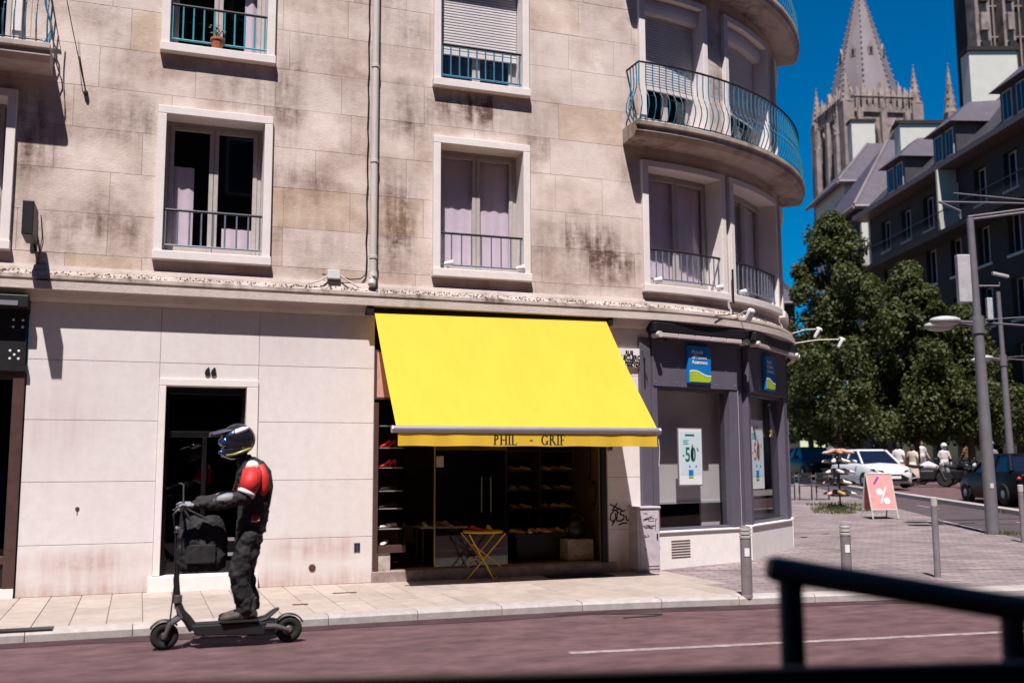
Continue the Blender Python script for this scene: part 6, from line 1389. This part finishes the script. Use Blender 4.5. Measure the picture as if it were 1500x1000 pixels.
# nave roof pinnacles standing beside the tower
nv = thing('church_nave', 'stone church nave with two slim pinnacles right of the tower', 'church', S(66, 150, 0))
m_ = MB(); m_.obox(S(72, 150, 25.5), SV*9.5, SU*6, Vector((0,0,25.5))); m_.build('wall', 'gothic', nv); m_ = MB(); m_.add([S(62.3,143.5,51), S(82,143.5,51), S(82,156.5,51), S(62.3,156.5,51), S(62.5,150,52.8), S(82,150,52.8)], [(0,1,5,4),(2,3,4,5),(3,0,4),(1,2,5)]); m_.build('roof', 'slate', nv)
ORGC = CL
pinnacle(64.2-CL, -6.5, 52.5, 60.0, .9, nv, 40); pinnacle(68.2-CL, -6.5, 53.5, 63.0, 1.1, nv, 40)
# the big dark lantern tower at the upper right
lt_ = thing('lantern_tower', 'dark gothic lantern tower rising behind the chimney wall at the upper right', 'church', S(60, 120, 0))
def cx_(l): return l-CL
for l, r, z1 in ((57.8,.9,66),(61.0,.7,66),(64.2,.7,66),(67.4,.9,66)):
    m_ = MB(); m_.obox(S(l, 120, z1/2), SV*r, SU*1.2, Vector((0,0,z1/2))); m_.build('buttress', 'gothic', lt_)
    for k in range(5): m_ = MB(); m_.obox(S(l, 118.7, 48+k*3.6), SV*r*.55, SU*.5, Vector((0,0,1.1))); m_.build('niche', 'gothic_dark' if k % 2 else 'gothic', lt_)
for l in (59.4, 62.6, 65.8):
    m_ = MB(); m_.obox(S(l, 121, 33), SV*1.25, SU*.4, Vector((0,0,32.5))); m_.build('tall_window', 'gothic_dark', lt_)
    for e in (-.42, .42): MB().tube([S(l+e,120.3,48), S(l+e,120.3,65)], .12, 5).build('mullion', 'gothic', lt_)
    for k in range(4): MB().tube([S(l-1.2,120.4,50+k*4), S(l+1.2,120.4,50+k*4)], .12, 5).build('transom', 'gothic', lt_)
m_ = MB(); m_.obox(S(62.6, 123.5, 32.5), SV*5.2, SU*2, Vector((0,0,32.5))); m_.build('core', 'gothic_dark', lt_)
# ------------------------------------------------------------------ terrace barrier close to the camera
tb_ = thing('terrace_barrier', 'out of focus dark terrace barrier with a round wooden rail in the foreground', 'barrier', (1.9,-12.0,-.1))
a = Vector((1.655,-11.935,1.318)); b = Vector((2.30,-12.155,1.205))
mb = MB(); mb.tube([a-(b-a)*.03, a, b, b+(b-a)*.03], [.028,.036,.036,.028], 16); mb.build('top_rail', 'barrier_wood', tb_, smooth=True)
for p in (a.lerp(b,.06), a.lerp(b,.955)): mb = MB(); mb.tube([Vector((p.x,p.y,-.12)), Vector((p.x,p.y,p.z-.02))], [.034,.034], 12); mb.build('post', 'barrier', tb_, smooth=True)
c = Vector((-.9,-11.50,0)); d = Vector((2.6,-12.80,0)); t = (d-c).normalized(); n = Vector((-t.y,t.x,0))
mb = MB(); zc, zd = 1.095, 1.175
mb.add([c-n*.02+Vector((0,0,-.1)), d-n*.02+Vector((0,0,-.1)), d+n*.02+Vector((0,0,-.1)), c+n*.02+Vector((0,0,-.1)), c-n*.02+Vector((0,0,zc)), d-n*.02+Vector((0,0,zd)), d+n*.02+Vector((0,0,zd)), c+n*.02+Vector((0,0,zc))], [(3,2,1,0),(4,5,6,7),(0,1,5,4),(1,2,6,5),(2,3,7,6),(3,0,4,7)]); mb.build('panel', 'barrier', tb_)
# ------------------------------------------------------------------ the row across the street, at the photographer's back (seen in the window glass)
op = thing('opposite_building', 'long shaded apartment row across the street, mirrored in the window panes', 'building', (0,-20,0))
MB().box(-110,130,-32,-20,-.12,20).build('wall', 'grey_stucco', op); mb = MB(); mb.add([(-110,-19.6,20),(130,-19.6,20),(130,-32,20),(-110,-32,20),(-110,-26,22),(130,-26,22)], [(0,1,5,4),(2,3,4,5),(3,0,4),(1,2,5)]); mb.build('roof', 'slate_dark', op)
wm = None
for zf in (4.6, 7.7, 10.8, 13.9, 17.):
    for k in range(24):
        w = MB().box(-42+k*3.7,-40.5+k*3.7,-20.0,-19.95,zf,zf+2.0).build('window', 'window_wood', op); MB().box(-41.9+k*3.7,-40.6+k*3.7,-19.949,-19.93,zf+.1,zf+1.9).build('pane', 'car_glass', w)
MB().box(-110,130,-20.0,-19.8,3.6,4.1).build('shop_fascia', 'dark_stucco', op)
